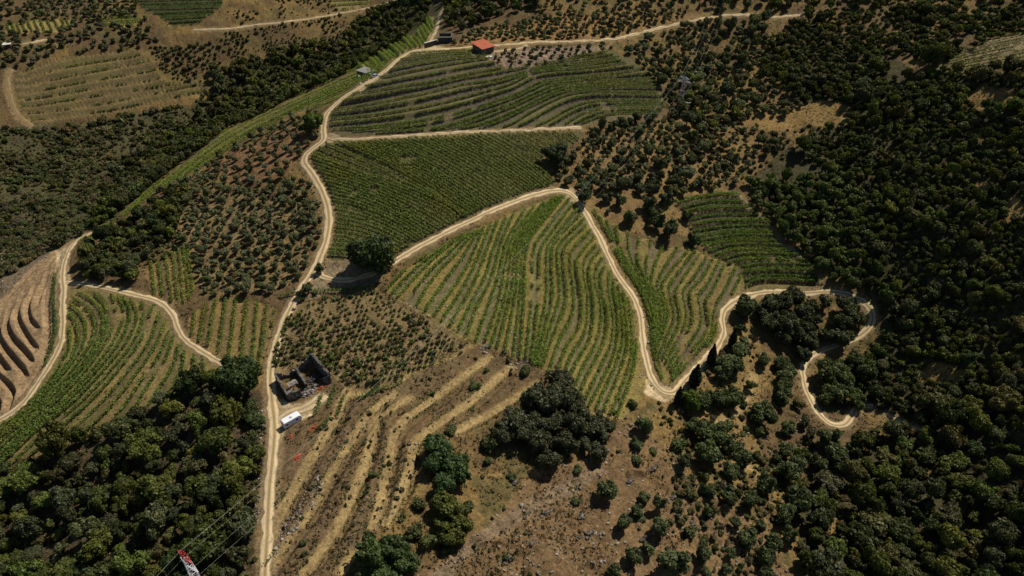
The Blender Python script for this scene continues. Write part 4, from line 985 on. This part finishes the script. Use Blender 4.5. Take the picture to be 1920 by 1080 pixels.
# ------------------------------------------------------------------ ground cover: tufts and stones
def cover(poly, n, fs=None, thr=0):
    p = np.array(poly, float); lo = p.min(0); hi = p.max(0); q = lo + RNG.random((n * 2, 2)) * (hi - lo)
    a, b = bidx(q[:, 0], q[:, 1]); ok = inside(q[:, 0], q[:, 1], p) & ~(RMASK[a, b] > .9); q = q[ok][:n]
    x, y = ground_px(q[:, 0], q[:, 1])
    if fs: ok = fbm(x, y, fs, 601, 3) > thr; x, y = x[ok], y[ok]
    return x, y
tx, ty = cover([(-40,-20),(1960,-20),(1960,1100),(-40,1100)], 42000, 11, .44)
a, b = bidx(*project(tx, ty, G(tx, ty))[:2]); ok = (SMASK[a, b] == 0) | (RNG.random(len(tx)) < .12)
ok &= ~poly_mask(BARE)[a, b] & ((BMASK[a, b] < .25) | (RNG.random(len(tx)) < .1)); tx, ty = tx[ok], ty[ok]
tc_ = np.array([(.20,.135,.055),(.12,.085,.045),(.075,.08,.032),(.055,.065,.025),(.15,.10,.05)])[RNG.integers(0, 5, len(tx))] * (.7 + .6 * RNG.random((len(tx), 1)))
v, q, c = vine_leaves(tx, ty, G(tx, ty) - .1, .25 + .55 * RNG.random(len(tx)) ** 2, .2, 5, .36, tc_)
tag(obj('dry_grass', make_mesh('dry_grass', v, [q], attr=c), M_VINE), 'tufts of dry grass and low herbs over the slopes', 'grass', None, 'stuff')
STONEP = [([(522,985),(560,930),(600,890),(612,905),(590,950),(545,1005),(508,1055)], 700), (LEDGE, 1500), ([(640,980),(720,900),(760,820),(800,830),(740,960),(660,1040)], 200),
          ([(478,760),(498,760),(495,900),(480,1000),(470,900)], 350), ([(1030,700),(1100,740),(1180,770),(1240,760),(1200,640),(1215,600),(1250,720),(1200,850),(1100,800)], 500),
          ([(880,640),(1000,680),(1010,700),(940,690)], 160), ([(-20,470),(60,470),(130,450),(60,505),(-20,560)], 200), ([(1380,620),(1560,720),(1560,860),(1440,960),(1380,800)], 400),
          ([(590,480),(625,380),(600,330),(560,300),(598,420)], 160), ([(1190,560),(1215,600),(1222,700),(1262,750),(1200,720)], 260), ([(1640,380),(1960,330),(1960,640),(1700,560)], 260), ([(740,560),(1000,560),(990,670),(880,640)], 200)]
sx_, sy_ = [np.concatenate(z) for z in zip(*[cover(p, n) for p, n in STONEP])]
ns = len(sx_); rr = .09 + .5 * RNG.random(ns) ** 4
OCT = np.array([(1, 0, 0), (-1, 0, 0), (0, 1, 0), (0, -1, 0), (0, 0, 1), (0, 0, -1)], float)
OF = np.array([(0, 2, 4), (2, 1, 4), (1, 3, 4), (3, 0, 4), (2, 0, 5), (1, 2, 5), (3, 1, 5), (0, 3, 5)])
ov = OCT[None] * (rr[:, None, None] * (.6 + .8 * RNG.random((ns, 6, 1)))) * np.array([1.3, 1, .55]) + RNG.normal(size=(ns, 6, 3)) * rr[:, None, None] * .25
an = RNG.random(ns) * 6.283; ca, sa = np.cos(an)[:, None], np.sin(an)[:, None]
ov = np.stack([ov[..., 0] * ca - ov[..., 1] * sa, ov[..., 0] * sa + ov[..., 1] * ca, ov[..., 2]], -1) + np.stack([sx_, sy_, G(sx_, sy_) + .04], -1)[:, None]
sc_ = np.repeat(np.array([(.31,.265,.21)]) * (.3 + .8 * RNG.random((ns, 1))), 6, 0)
of = (OF[None] + 6 * np.arange(ns)[:, None, None]).reshape(-1, 3)
def tint_mat():
    m, nt, out = newmat('scree'); at = N(nt, 'ShaderNodeVertexColor', layer_name='tint'); bs = N(nt, 'ShaderNodeBsdfPrincipled'); bs.inputs['Roughness'].default_value = .9
    nt.links.new(at.outputs[0], bs.inputs['Base Color']); nt.links.new(bs.outputs[0], out.inputs[0]); return m
M_TINT = tint_mat()
tag(obj('gravel', make_mesh('gravel', ov.reshape(-1, 3), [of], attr=sc_), M_TINT), 'loose pale schist stones scattered on the slopes', 'stones', None, 'stuff')

# ------------------------------------------------------------------ built things
class MB:
    def __init__(s): s.bm = bmesh.new()
    def box(s, x0, y0, z0, x1, y1, z1, bev=0):
        vs_ = [s.bm.verts.new(p) for p in [(x0,y0,z0),(x1,y0,z0),(x1,y1,z0),(x0,y1,z0),(x0,y0,z1),(x1,y0,z1),(x1,y1,z1),(x0,y1,z1)]]
        fs = [s.bm.faces.new([vs_[i] for i in f]) for f in [(3,2,1,0),(4,5,6,7),(0,1,5,4),(1,2,6,5),(2,3,7,6),(3,0,4,7)]]
        if bev:
            es = list({e for f in fs for e in f.edges}); bmesh.ops.bevel(s.bm, geom=es, offset=bev, segments=3, affect='EDGES', profile=.5)
        return s
    def hull(s, pts):
        vs_ = [s.bm.verts.new(p) for p in pts]; bmesh.ops.convex_hull(s.bm, input=vs_); return s
    def prism(s, prof, y0, y1, bev=0):
        a = [s.bm.verts.new((x, y0, z)) for x, z in prof]; b = [s.bm.verts.new((x, y1, z)) for x, z in prof]; n = len(prof)
        fs = [s.bm.faces.new(a), s.bm.faces.new(b[::-1])]
        for i in range(n): fs.append(s.bm.faces.new([a[i], b[i], b[(i + 1) % n], a[(i + 1) % n]][::-1]))
        bmesh.ops.recalc_face_normals(s.bm, faces=fs)
        if bev:
            es = list({e for f in fs for e in f.edges}); bmesh.ops.bevel(s.bm, geom=es, offset=bev, segments=3, affect='EDGES', profile=.5)
        return s
    def bar(s, a, b, r, seg=4):
        a = Vector(a); b = Vector(b); ax = (b - a).normalized(); u = ax.cross(Vector((.31, .27, .9))).normalized(); w = ax.cross(u)
        ra, rb = [], []
        for i in range(seg):
            t = i / seg * 6.2832; o = (u * math.cos(t) + w * math.sin(t)) * r
            ra.append(s.bm.verts.new(a + o)); rb.append(s.bm.verts.new(b + o))
        for i in range(seg): s.bm.faces.new([ra[i], ra[(i + 1) % seg], rb[(i + 1) % seg], rb[i]])
        s.bm.faces.new(ra[::-1]); s.bm.faces.new(rb); return s
    def cyl(s, c, ax, r, h, seg=16):
        c = Vector(c); ax = Vector(ax).normalized(); return s.bar(c - ax * h / 2, c + ax * h / 2, r, seg)
    def build(s, name, m, parent=None):
        me = D.meshes.new(name); s.bm.to_mesh(me); s.bm.free(); return obj(name, me, m, parent)
def gp(px, py):
    x, y = ground_px(np.array([px], float), np.array([py], float)); return np.array([x[0], y[0], float(G(x, y)[0])])
def frame(name, a, b):
    """Empty at pixel a with its x axis towards pixel b"""
    A, B = gp(*a), gp(*b); d = B - A; rz = math.atan2(d[1], d[0]); e = empty(name, tuple(A), rz)
    ca, sa = math.cos(rz), math.sin(rz)
    def loc(px, py):
        q = gp(px, py) - A; return np.array([q[0] * ca + q[1] * sa, -q[0] * sa + q[1] * ca, q[2]])
    return e, loc, math.hypot(d[0], d[1])
M_WHITE = plain('white_gloss_panel', (.74, .75, .78), .35, .8, .05, spec=.5); M_GLASS = plain('dark_window', (.02, .025, .03), .1, 1, .1, spec=.8)
M_DARK = plain('dark_stone', (.06, .055, .05), .95, 1.5, .4); M_RUB = plain('rubber', (.02, .02, .02), .7); M_GREYM = plain('grey_metal', (.3, .31, .33), .5, 2, .15)
M_TILE = plain('orange_roof_tiles', (.36, .09, .04), .8, 1.2, .4, bump=.4); M_RED = plain('red_paint', (.42, .04, .035), .5, 1, .15); M_PYW = plain('pylon_white', (.72, .73, .74), .5, 1, .1)
M_WIRE = plain('aluminium_wire', (.42, .41, .33), .4, 1, .1); M_ROOFG = plain('grey_roof_sheet', (.20, .19, .165), .8, .8, .25); M_LIME = plain('pale_lime_wall', (.55, .52, .46), .9, 1, .15)
M_CARP = plain('car_paint', (.30, .36, .42), .3, 1, .05, spec=.6); M_TANK = plain('white_tank', (.7, .7, .68), .5, 1, .05)
M_WOOD = plain('weathered_wood', (.22, .20, .18), .9, 2, .3)

# ruin
def ragged_wall(parent, a, b, h0, h1, th=.6, drop=1.2, rag=.35):
    a = np.array(a[:2]); b = np.array(b[:2]); L = np.linalg.norm(b - a); n = max(2, int(L / .55)); d = (b - a) / L; nn = np.array([-d[1], d[0]])
    bm = bmesh.new(); prev = None
    hs = h0 + (h1 - h0) * np.linspace(0, 1, n + 1) + (RNG.random(n + 1) - .5) * 2 * rag
    for i in range(n + 1):
        p = a + (b - a) * i / n; j = (RNG.random(2) - .5) * .12
        ring = [bm.verts.new((*(p + nn * (th / 2 + j[0])), -drop)), bm.verts.new((*(p - nn * (th / 2 + j[1])), -drop)), bm.verts.new((*(p - nn * (th / 2 + j[1])), hs[i] - .06 * RNG.random())), bm.verts.new((*(p + nn * (th / 2 + j[0])), hs[i]))]
        if prev:
            for k_ in range(4): bm.faces.new([prev[k_], prev[(k_ + 1) % 4], ring[(k_ + 1) % 4], ring[k_]])
        else: bm.faces.new(ring[::-1])
        prev = ring
    bm.faces.new(prev); bmesh.ops.recalc_face_normals(bm, faces=bm.faces)
    me = D.meshes.new('wall'); bm.to_mesh(me); bm.free(); return obj('wall', me, M_STONE, parent)
ru, L_, _ = frame('ruined_stone_house', (543, 752), (620, 718))
P1, P2, P3, P4, P5, P6, P7, P8 = [L_(*q) for q in [(519,714),(543,752),(566,743),(620,718),(589,684),(557,700),(530,708),(576,729)]]
ragged_wall(ru, P2, P1, 2.6, 3.2); ragged_wall(ru, P1, P7, 3.2, 2.6); ragged_wall(ru, P7, P6, 1.2, 2.0, rag=.6); ragged_wall(ru, P6, P5, 2.2, 6.0)
ragged_wall(ru, P5, P4, 6.0, 4.8, .75, rag=.55); ragged_wall(ru, P6, P8, 3.4, 2.6, .7); ragged_wall(ru, P2, P3, 3.0, 3.2); ragged_wall(ru, P3, P8, 1.2, .8, rag=.5)
ragged_wall(ru, P4, P4 + (P8 - P4) * .28, 3.8, 3.2); ragged_wall(ru, P8, P8 + (P4 - P8) * .7, .9, .7, rag=.5)
M_SLAB = stone_mat('pale_fallen_slab', (.22, .19, .165), (.42, .38, .34), 1.6)
for (u, v_, s, zz, tl) in [(.60,.45,1.35,2.1,.2),(.30,.22,1.0,1.5,.35),(.82,.62,.9,1.2,-.3)]:
    c = P2 * (1 - u) * (1 - v_) + P3 * u * (1 - v_) + P1 * (1 - u) * v_ + P6 * u * v_
    pts = []
    for sx in (-1, 1):
        for sy in (-1, 1):
            for sz in (0, .22): pts.append((c[0] + sx * s * (.8 + .4 * random.random()), c[1] + sy * s * .7 * (.8 + .4 * random.random()), zz + sz + tl * sx))
    MB().hull(pts).build('roof_slab', M_SLAB, ru)
mb = MB()
for i in range(6):
    c = P8 * (1 - i / 6) + P4 * i / 6; d = (P5 - P4) * random.uniform(.05, .5)
    mb.bar((c[0] + d[0], c[1] + d[1], .2), (c[0] + d[0] + random.uniform(-2, 2), c[1] + d[1] + random.uniform(-1, 2), random.uniform(.4, 1.8)), .12)
mb.build('fallen_beam', M_WOOD, ru)
tag(ru, 'roofless stone ruin with broken walls beside the main road', 'ruin')
def heap(name, label, cat, px, py, n, spread, size, m, flat=.35, mound=.5):
    o = gp(px, py); mb = MB()
    for i in range(n):
        a = random.random() * 6.283; r = abs(random.gauss(0, .5)) * spread[0]; x = r * math.cos(a); y = r * math.sin(a) * spread[1] / spread[0]
        x, y = x * .77 - y * .64, x * .64 + y * .77
        z = mound * math.exp(-(r / spread[0]) ** 2 * 2) * random.random() + float(G(np.array([o[0] + x]), np.array([o[1] + y]))[0]) - o[2]
        s = size * (.6 + .8 * random.random()); q = random.random() * 6.28
        mb.hull([(x + s * math.cos(q + k_ * 1.57) * random.uniform(.7, 1.2), y + s * math.sin(q + k_ * 1.57) * .7, z + s * flat * kk + random.uniform(-.1, .1) * s) for k_ in range(4) for kk in (0, 1)])
    t = mb.build(name, m); t.location = tuple(o); return tag(t, label, cat, None, None)
heap('tile_pile', 'long pile of broken orange roof tiles beside the first bench', 'tile pile', 559, 857, 150, (1.9, .75), .26, M_TILE, .25, .6)
heap('tile_pile', 'small orange roof tile pile behind the caravan', 'tile pile', 588, 803, 70, (1.4, .5), .24, M_TILE, .25, .5)
heap('tile_pile', 'scattered reddish tiles just below the caravan', 'tile pile', 546, 818, 40, (1.2, .5), .22, M_TILE, .25, .3)
heap('tile_pile', 'red tile rubble along the front of the ruin', 'tile pile', 603, 728, 90, (2.2, .6), .26, M_TILE, .25, .5)
heap('stone_pile', 'fallen stones coloured dark as the shade on the floor of the ruin', 'stone pile', 590, 712, 120, (3.2, 2.0), .4, M_DARK, .5, .5)  # dark stone colour stands in for the shade between the walls
heap('stone_pile', 'pale fallen masonry heap inside the front of the ruin', 'stone pile', 580, 736, 130, (2.6, 1.2), .34, M_SLAB, .5, .9)
heap('stone_pile', 'whitish rubble beside the road below the broad tree', 'stone pile', 488, 800, 80, (1.6, .9), .2, M_SLAB, .5, .3)
heap('stone_pile', 'stone heap at the corner of the central vineyard', 'stone pile', 912, 652, 90, (2.6, .8), .26, M_ROCK, .5, .5)
heap('stone_pile', 'stones banked at the lowest turn of the central vineyard', 'stone pile', 985, 676, 70, (1.8, .7), .24, M_ROCK, .5, .4)
M_ROCKD = stone_mat('dark_schist', (.07, .058, .045), (.20, .165, .125), 1.3)
for i_, (px_, py_, sp_, lb_) in enumerate([(965,906,(1.6,.5),'low dark rock ledge above the pale path'),(1105,1005,(2.6,.8),'broad dark rock ledge low on the rubble slope'),(1090,968,(2.2,.6),'thin rock rib in the middle of the rubble slope'),(1025,962,(2.0,.6),'rock rib just below the pale path'),(1225,882,(2.6,.7),'dark rock step under the roadside olives'),
        (1262,935,(2.4,.7),'rock step farther down under the roadside olives'),(1000,1022,(1.5,.6),'small rock ledge close to the lower clump'),(1180,905,(1.8,.5),'rock ledge above the big round olive'),(1210,1010,(2.0,.7),'rock ledge between the lowest olives'),(1120,880,(1.3,.5),'small rocks at the head of the pale path'),(1300,985,(2.2,.8),'dark rocks among the olives at the slope edge'),(950,1050,(1.6,.6),'rocks beside the two tiny bushes')]):
    heap('rock_outcrop', lb_, 'rock outcrop', px_, py_, 26, sp_, .55, M_ROCKD, .55, .4)
# caravan
cv, _, Lc = frame('caravan', (534, 806), (563, 788))
prof = [(0,.55),(5.3,.55),(5.75,1.1),(5.75,1.5),(5.35,2.55),(4.9,2.68),(.45,2.68),(.1,2.55),(-.12,1.5)]
W = 2.2
MB().prism(prof, -W * .15, W * .85, .12).build('body', M_WHITE, cv)
y0, y1 = -W * .15 - .015, W * .85 + .015
for nm, xa, za, xb, zb, yy in [('window',.5,1.45,1.35,2.05,y0),('window',3.75,1.45,4.5,2.05,y0),('window',.7,1.45,1.7,2.05,y1),('window',3.5,1.45,4.6,2.05,y1)]:
    w_ = MB().box(xa - .06, yy - .02, za - .06, xb + .06, yy + .02, zb + .06).build(nm, M_GREYM, cv); MB().box(xa, yy - .03, za, xb, yy + .03, zb).build('pane', M_GLASS, w_)
d_ = MB().box(2.2, y0 - .012, .75, 2.95, y0 + .02, 2.45).build('door', plain('caravan_door', (.66,.67,.7), .4, 1, .05), cv); MB().box(2.85, y0 - .05, 1.5, 2.92, y0 - .012, 1.6).build('handle', M_RUB, d_)
MB().box(2.4, .35, 2.66, 3.1, 1.05, 2.78, .03).build('roof_vent', M_GREYM, cv)
MB().box(-.14, .1, 1.45, -.08, 1.4, 2.0).build('window', M_GLASS, cv)
for yy in (y0 + .12, y1 - .12):
    w_ = MB().cyl((2.75, yy, .36), (0, 1, 0), .36, .22, 20).build('wheel', M_RUB, cv); MB().cyl((2.75, yy, .36), (0, 1, 0), .2, .24, 12).build('rim', M_GREYM, w_)
MB().bar((5.6, .5, .5), (7.0, .78, .45), .05).bar((5.6, 1.05, .5), (7.0, .78, .45), .05).bar((6.8, .78, .05), (6.8, .78, .8), .04).build('drawbar', M_GREYM, cv)
MB().box(.0, -.33, .42, 5.3, 1.87, .545).build('chassis', M_RUB, cv)
tag(cv, 'white caravan parked on the dirt beside the ruin', 'caravan')

# small stone house with grey roof, and things around it
hs, L_, Lh = frame('stone_house', (670, 143), (703, 140))
dp = 5.5
M_HWALL = stone_mat('house_stone', (.10, .085, .07), (.2, .175, .145), 1.4)
MB().box(0, 0, -2, Lh, dp, 2.6).build('wall', M_HWALL, hs)
MB().prism([(-.4, 2.6), (Lh + .4, 2.75), (Lh + .4, 2.95), (-.4, 2.85)], -.4, dp + .4).build('roof', M_ROOFG, hs)
dd = MB().box(Lh * .3, -.06, 0, Lh * .3 + 1.1, -.004, 2.0).build('door', M_DARK, hs); MB().box(Lh * .3 + .9, -.1, .95, Lh * .3 + 1.0, -.06, 1.1).build('handle', M_GREYM, dd)
for xx in (Lh * .62, Lh * .82):
    ww = MB().box(xx - .08, -.05, 1.02, xx + .88, -.004, 1.98).build('window', M_LIME, hs); MB().box(xx, -.07, 1.1, xx + .8, -.02, 1.9).build('pane', M_GLASS, ww)
tag(hs, 'low stone house with flat grey roof on the ridge road', 'house')
def small_car(px, py, qx, qy, label, paint_m):
    c, _, _ = frame('parked_car', (px, py), (qx, qy))
    MB().prism([(0,.35),(4.1,.35),(4.15,.8),(3.2,.95),(.1,.95),(-.05,.7)], 0, 1.7, .08).build('body', paint_m, c)
    MB().prism([(.35,.95),(3.1,.95),(2.45,1.42),(.8,1.42)], .1, 1.6, .06).build('cabin', M_GLASS, c)
    MB().box(.85, .16, 1.41, 2.4, 1.54, 1.45).build('roof', paint_m, c)
    for xx in (.8, 3.3):
        for yy in (.05, 1.65):
            w_ = MB().cyl((xx, yy, .32), (0, 1, 0), .32, .2, 14).build('wheel', M_RUB, c); MB().cyl((xx, yy, .32), (0, 1, 0), .18, .22, 10).build('rim', M_GREYM, w_)
    for yy in (.25, 1.45): MB().box(4.1, yy - .15, .62, 4.18, yy + .15, .75).build('headlight', M_TANK, c)
    return tag(c, label, 'car')
small_car(699, 147, 712, 141, 'pale blue grey car parked beside the stone house', M_CARP)
def tank(px, py, r, label):
    o = gp(px, py); t = empty('water_tank', tuple(o)); MB().cyl((0, 0, r * .9), (0, 0, 1), r, r * 1.8, 18).build('body', M_TANK, t); MB().cyl((0, 0, r * 1.8 + .06), (0, 0, 1), r * .4, .14, 12).build('lid', M_GREYM, t); return tag(t, label, 'water tank')
tank(674, 146, .55, 'small white tank in front of the stone house'); tank(676, 158, .4, 'lower white tank beside the house track')
# red roofed shed
sh, L_, Ls = frame('farm_shed', (905, 104), (926, 98))
A_, B_, C_, D_ = L_(905, 104), L_(926, 98), L_(911, 87), L_(885, 94)
W_ = max(6.0, abs(D_[1]) * .9); Lx = max(6.6, Ls)
MB().box(-.0, 0, -2, Lx, W_ + 1.2, 3.0).build('wall', M_HWALL, sh)
MB().prism([(0, 0), (1, 0), (1, .22), (0, .22)], 0, .01).bm.free()
mb = MB(); mb.hull([(-.6, -.6, 3.0), (Lx + .6, -.6, 3.0), (Lx + .6, W_ + 1.8, 4.2), (-.6, W_ + 1.8, 4.2), (-.6, -.6, 3.2), (Lx + .6, -.6, 3.2), (Lx + .6, W_ + 1.8, 4.4), (-.6, W_ + 1.8, 4.4)]).build('roof', M_TILE, sh)
dd = MB().box(Lx * .35, -.07, 0, Lx * .35 + 1.8, -.004, 2.3).build('door', M_DARK, sh); MB().box(Lx * .35 + 1.5, -.12, 1.0, Lx * .35 + 1.6, -.07, 1.15).build('handle', M_GREYM, dd)
MB().box(Lx * .7, -.07, 1.1, Lx * .7 + .9, -.004, 1.9).build('window', M_GLASS, sh)
tag(sh, 'farm shed with a bright orange tiled roof', 'shed')
pf = gp(914, 106); o = MB().box(-2.2, -1.0, -1.5, 2.4, 1.0, .35).build('terrace_slab', M_LIME); o.location = tuple(pf); o.rotation_euler = (0, 0, .35); tag(o, 'pale concrete slab below the orange roofed shed', 'slab')
# roofless dark enclosure by the road end
en, L_, Le = frame('roofless_barn', (822, 82), (848, 79))
MB().box(0, 0, -1.5, Le, .5, 3.2).build('wall', M_DARK, en); MB().box(0, .52, -1.5, .5, 6, 3.4).build('wall', M_HWALL, en); MB().box(Le - .5, .52, -1.5, Le, 6, 3.4).build('wall', M_HWALL, en); MB().box(.52, 5.5, -1.5, Le - .52, 6, 3.6).build('wall', M_HWALL, en)
MB().box(-.15, -.1, 3.2, Le + .15, .6, 3.35).build('coping', M_ROOFG, en)
tag(en, 'dark roofless barn walls where the ridge road ends', 'barn')
rw, L_, Lr = frame('retaining_wall', (797, 91), (820, 83))
MB().box(0, 0, -1.5, Lr, .6, 2.6).build('stone_face', M_DARK, rw); MB().box(0, -.05, 2.6, Lr, .7, 2.75).build('coping', M_LIME, rw); tag(rw, 'dark stone retaining wall beside the widened road end', 'retaining wall')
# tiny building in the far corner
fb, L_, Lf = frame('white_roofed_hut', (8, 92), (22, 90))
MB().box(0, 0, -1, Lf, 4, 2.4).build('wall', M_HWALL, fb); MB().box(-.3, -.3, 2.4, Lf + .3, 4.3, 2.55).build('roof', M_LIME, fb); MB().box(Lf * .4, -.06, 0, Lf * .4 + 1, -.004, 2).build('door', M_DARK, fb); tag(fb, 'tiny hut with a white flat roof among the far olives', 'hut')
# stone shelter slab near the far pylon
st, L_, Lf = frame('stone_hut', (1284, 200), (1302, 203))
MB().box(0, 0, -1, Lf, 4, 2).build('wall', M_HWALL, st); MB().box(-.3, -.3, 2.0, Lf + .3, 4.3, 2.2).build('roof', M_ROOFG, st); MB().box(.5, -.06, 0, 1.5, -.004, 1.8).build('door', M_DARK, st); tag(st, 'grey slab roofed hut half hidden in trees below the far pylon', 'hut')
# dead trunk and posts
o = gp(864, 836); t = empty('dead_tree', tuple(o)); MB().bar((0, 0, -.3), (.1, 0, 3.6), .16, 6).build('trunk', M_BARK, t)
MB().bar((.05, 0, 2.4), (1.0, .2, 3.6), .07, 5).build('branch', M_BARK, t); MB().bar((.08, 0, 2.0), (-.8, .3, 3.2), .07, 5).build('branch', M_BARK, t); MB().bar((.1, 0, 3.5), (.4, .2, 4.4), .07, 5).build('branch', M_BARK, t)
tag(t, 'leafless dark trunk standing above the tree clump', 'dead tree')
pm = MB(); pm.bar((0, 0, -.3), (0.03, .02, 1.5), .055, 6); pp = pm.build('vine_post', M_WOOD)
PS = []
for wd, pts in BENCH[:6]:
    w, n = ribbon(pts, 5.5)
    for i in range(1, len(w), 1):
        sd = 1 if (i % 2) else -1; PS.append(w[i] + n[i] * sd * wd * .55)
for q in spline([(560,568),(620,556),(690,545)], n=10):
    x, y = ground_px(q[:1], q[1:2]); PS.append(np.array([x[0], y[0]]))
for i, q in enumerate(PS):
    o = pp if i == 0 else pp.copy()
    if i: COL.objects.link(o)
    z = float(G(np.array([q[0]]), np.array([q[1]]))[0]); o.location = (q[0], q[1], z); o.rotation_euler = (random.uniform(-.06, .06), random.uniform(-.06, .06), random.random() * 6)
    tag(o, 'thin weathered wooden vine post on the grassy benches', 'post', 'vine posts on the grassy benches')

# pylons and cables
def pylon_at(px, py, h):
    d = rays(np.array([px]), np.array([py]))[0]; t = 60.0
    while t < 900:
        p = np.array([0, 0, CAMZ]) + d * t; g = float(hills(np.array([p[0]]), np.array([p[1]]))[0])
        if p[2] <= g + h: break
        t += .25
    return p[0], p[1], float(G(np.array([p[0]]), np.array([p[1]]))[0])
LINE = gp(1277, 165)[:2] - gp(345, 1040)[:2]; LA = math.atan2(LINE[1], LINE[0])
def pylon(x, y, z, h, base, top, label, arms, red_from, steel=None, th=.085):
    steel = steel or M_PYW
    t = empty('lattice_pylon', (x, y, z), LA)
    def corner(k_, f): w = base * (1 - f) + top * f; return (w * (1 if k_ in (0, 3) else -1), w * (1 if k_ < 2 else -1), h * f)
    lev = [0, .16, .31, .45, .58, .7, .8, .88, .94, 1.0]
    red = MB(); wht = MB()
    for a, b in zip(lev[:-1], lev[1:]):
        m = red if a >= red_from else wht
        for k_ in range(4):
            m.bar(corner(k_, a), corner(k_, b), th); k2 = (k_ + 1) % 4
            m.bar(corner(k_, a), corner(k2, b), th * .55); m.bar(corner(k2, a), corner(k_, b), th * .55); m.bar(corner(k_, b), corner(k2, b), th * .6)
    wht.build('lower_lattice', steel, t); red.build('upper_lattice', M_RED, t)
    tips = []
    for (side, zf, ln, isred) in arms:
        m = MB(); w = base * (1 - zf) + top * zf; tip = (0, side * ln, h * zf + .3)
        for sx in (-1, 1):
            m.bar((sx * w, side * w, h * zf), tip, .085); m.bar((sx * w, side * w, h * zf + 1.2), tip, .085)
            m.bar((sx * w, side * w, h * zf), (0, side * (w + ln) / 2, h * zf + .75), .05); m.bar((-sx * w, side * w, h * zf), (sx * w * .5, side * (w + ln) / 2, h * zf + .15), .05)
        m.build('cross_arm', M_RED if isred else steel, t); tips.append(tip)
        MB().bar(tip, (tip[0], tip[1], tip[2] - .9), .08, 8).build('insulator', M_GREYM, t)
    MB().bar((0, 0, h - .1), (0, 0, h + 1.4), .09).build('peak', M_RED if red_from < 1 else steel, t)
    tag(t, label, 'pylon')
    ca, sa = math.cos(LA), math.sin(LA)
    pts = [(x, y, z + h + 1.4)] + [(x + ca * q[0] - sa * q[1], y + sa * q[0] + ca * q[1], z + q[2] - .9) for q in tips]
    return pts
x, y, z = pylon_at(343, 1038, 33.5)
T1 = pylon(x, y, z, 33, 1.7, .36, 'tall red and white lattice pylon rising from the dark wood', [(1, .965, 2.3, True), (-1, .95, 2.6, True), (-1, .88, 3.3, False), (1, .88, 2.6, False)], .915)
x, y, z = pylon_at(1284, 142, 13.5)
T2 = pylon(x, y, z, 13, 1.2, .45, 'far grey lattice pylon on the olive slope', [(1, .95, 2.6, False), (-1, .92, 2.6, False), (-1, .8, 4.0, False), (1, .8, 3.4, False)], 2, M_GREYM, .05)
x, y, z = pylon_at(1356, -28, 24)
T3 = [(x + (q[0] - T2[0][0]), y + (q[1] - T2[0][1]), z + 24 + (q[2] - T2[0][2])) for q in T2]
d0 = np.array(T2[0][:2]) - np.array(T1[0][:2]); d0 /= np.linalg.norm(d0)
T0 = [(q[0] - d0[0] * 90, q[1] - d0[1] * 90, q[2] - 4) for q in T1]
NAMES = ['topmost earth cable', 'upper side cable', 'inner cable', 'outer lower cable', 'hidden side lower cable']
for (S, E, sag, wh) in [(T1, T2, 9, 'spanning from the red and white pylon to the far pylon'), (T2, T3, 5, 'running from the far pylon over the top slope'), (T0, T1, 2, 'leading away below the red and white pylon')]:
    for i in range(5):
        a = np.array(S[i]); b = np.array(E[i]); m = 40; tt_ = np.linspace(0, 1, m)[:, None]
        p = a * (1 - tt_) + b * tt_; p[:, 2] -= 4 * sag * (tt_ * (1 - tt_))[:, 0]
        ax = unit(np.gradient(p, axis=0)); u = unit(np.cross(ax, [0, 0, 1.])); w = np.cross(u, ax); r = .014
        ring = np.stack([p + (u * math.cos(k_) + w * math.sin(k_)) * r for k_ in (0, 1.571, 3.142, 4.712)], 1).reshape(-1, 3)
        ix = np.arange(m * 4).reshape(m, 4); q = np.stack([ix[:-1], np.roll(ix[:-1], -1, 1), np.roll(ix[1:], -1, 1), ix[1:]], -1).reshape(-1, 4)
        tag(obj('power_cable', make_mesh('power_cable', ring, [q]), M_WIRE), f'thin {NAMES[i]} {wh}', 'cable', 'power cables ' + wh)

# ------------------------------------------------------------------ light
SUN_EL, SUN_AZ = R(52), R(48)      # azimuth from +Y towards +X
sd = Vector((math.sin(SUN_AZ) * math.cos(SUN_EL), math.cos(SUN_AZ) * math.cos(SUN_EL), math.sin(SUN_EL)))
sl = D.lights.new('sun', 'SUN'); sl.energy = 4.6; sl.angle = R(.53); sl.color = (1, .93, .82)
so = D.objects.new('sun', sl); COL.objects.link(so); so.rotation_euler = sd.to_track_quat('Z', 'Y').to_euler(); so.location = (100, 100, 400)
wd = D.worlds.new('World'); SC.world = wd; wd.use_nodes = True; nt = wd.node_tree
bg = nt.nodes['Background']; sky = nt.nodes.new('ShaderNodeTexSky'); sky.sky_type = 'NISHITA'; sky.sun_disc = False
sky.sun_elevation = SUN_EL; sky.sun_rotation = SUN_AZ; sky.altitude = 300; sky.air_density = 1; sky.dust_density = .6
nt.links.new(sky.outputs[0], bg.inputs[0]); bg.inputs[1].default_value = .05
LONG = [o['label'] for o in SC.objects if 'label' in o and len(o['label'].split()) > 16]; print('LONG', len(LONG), LONG[:6])
SC.view_settings.view_transform = 'Standard'; SC.view_settings.look = 'None'; SC.view_settings.gamma = 1; SC.view_settings.exposure = 0.08
SC.cycles.max_bounces = 4; SC.cycles.diffuse_bounces = 2; SC.cycles.transmission_bounces = 2; SC.cycles.glossy_bounces = 1
try: SC.cycles.use_denoising = True
except Exception: pass
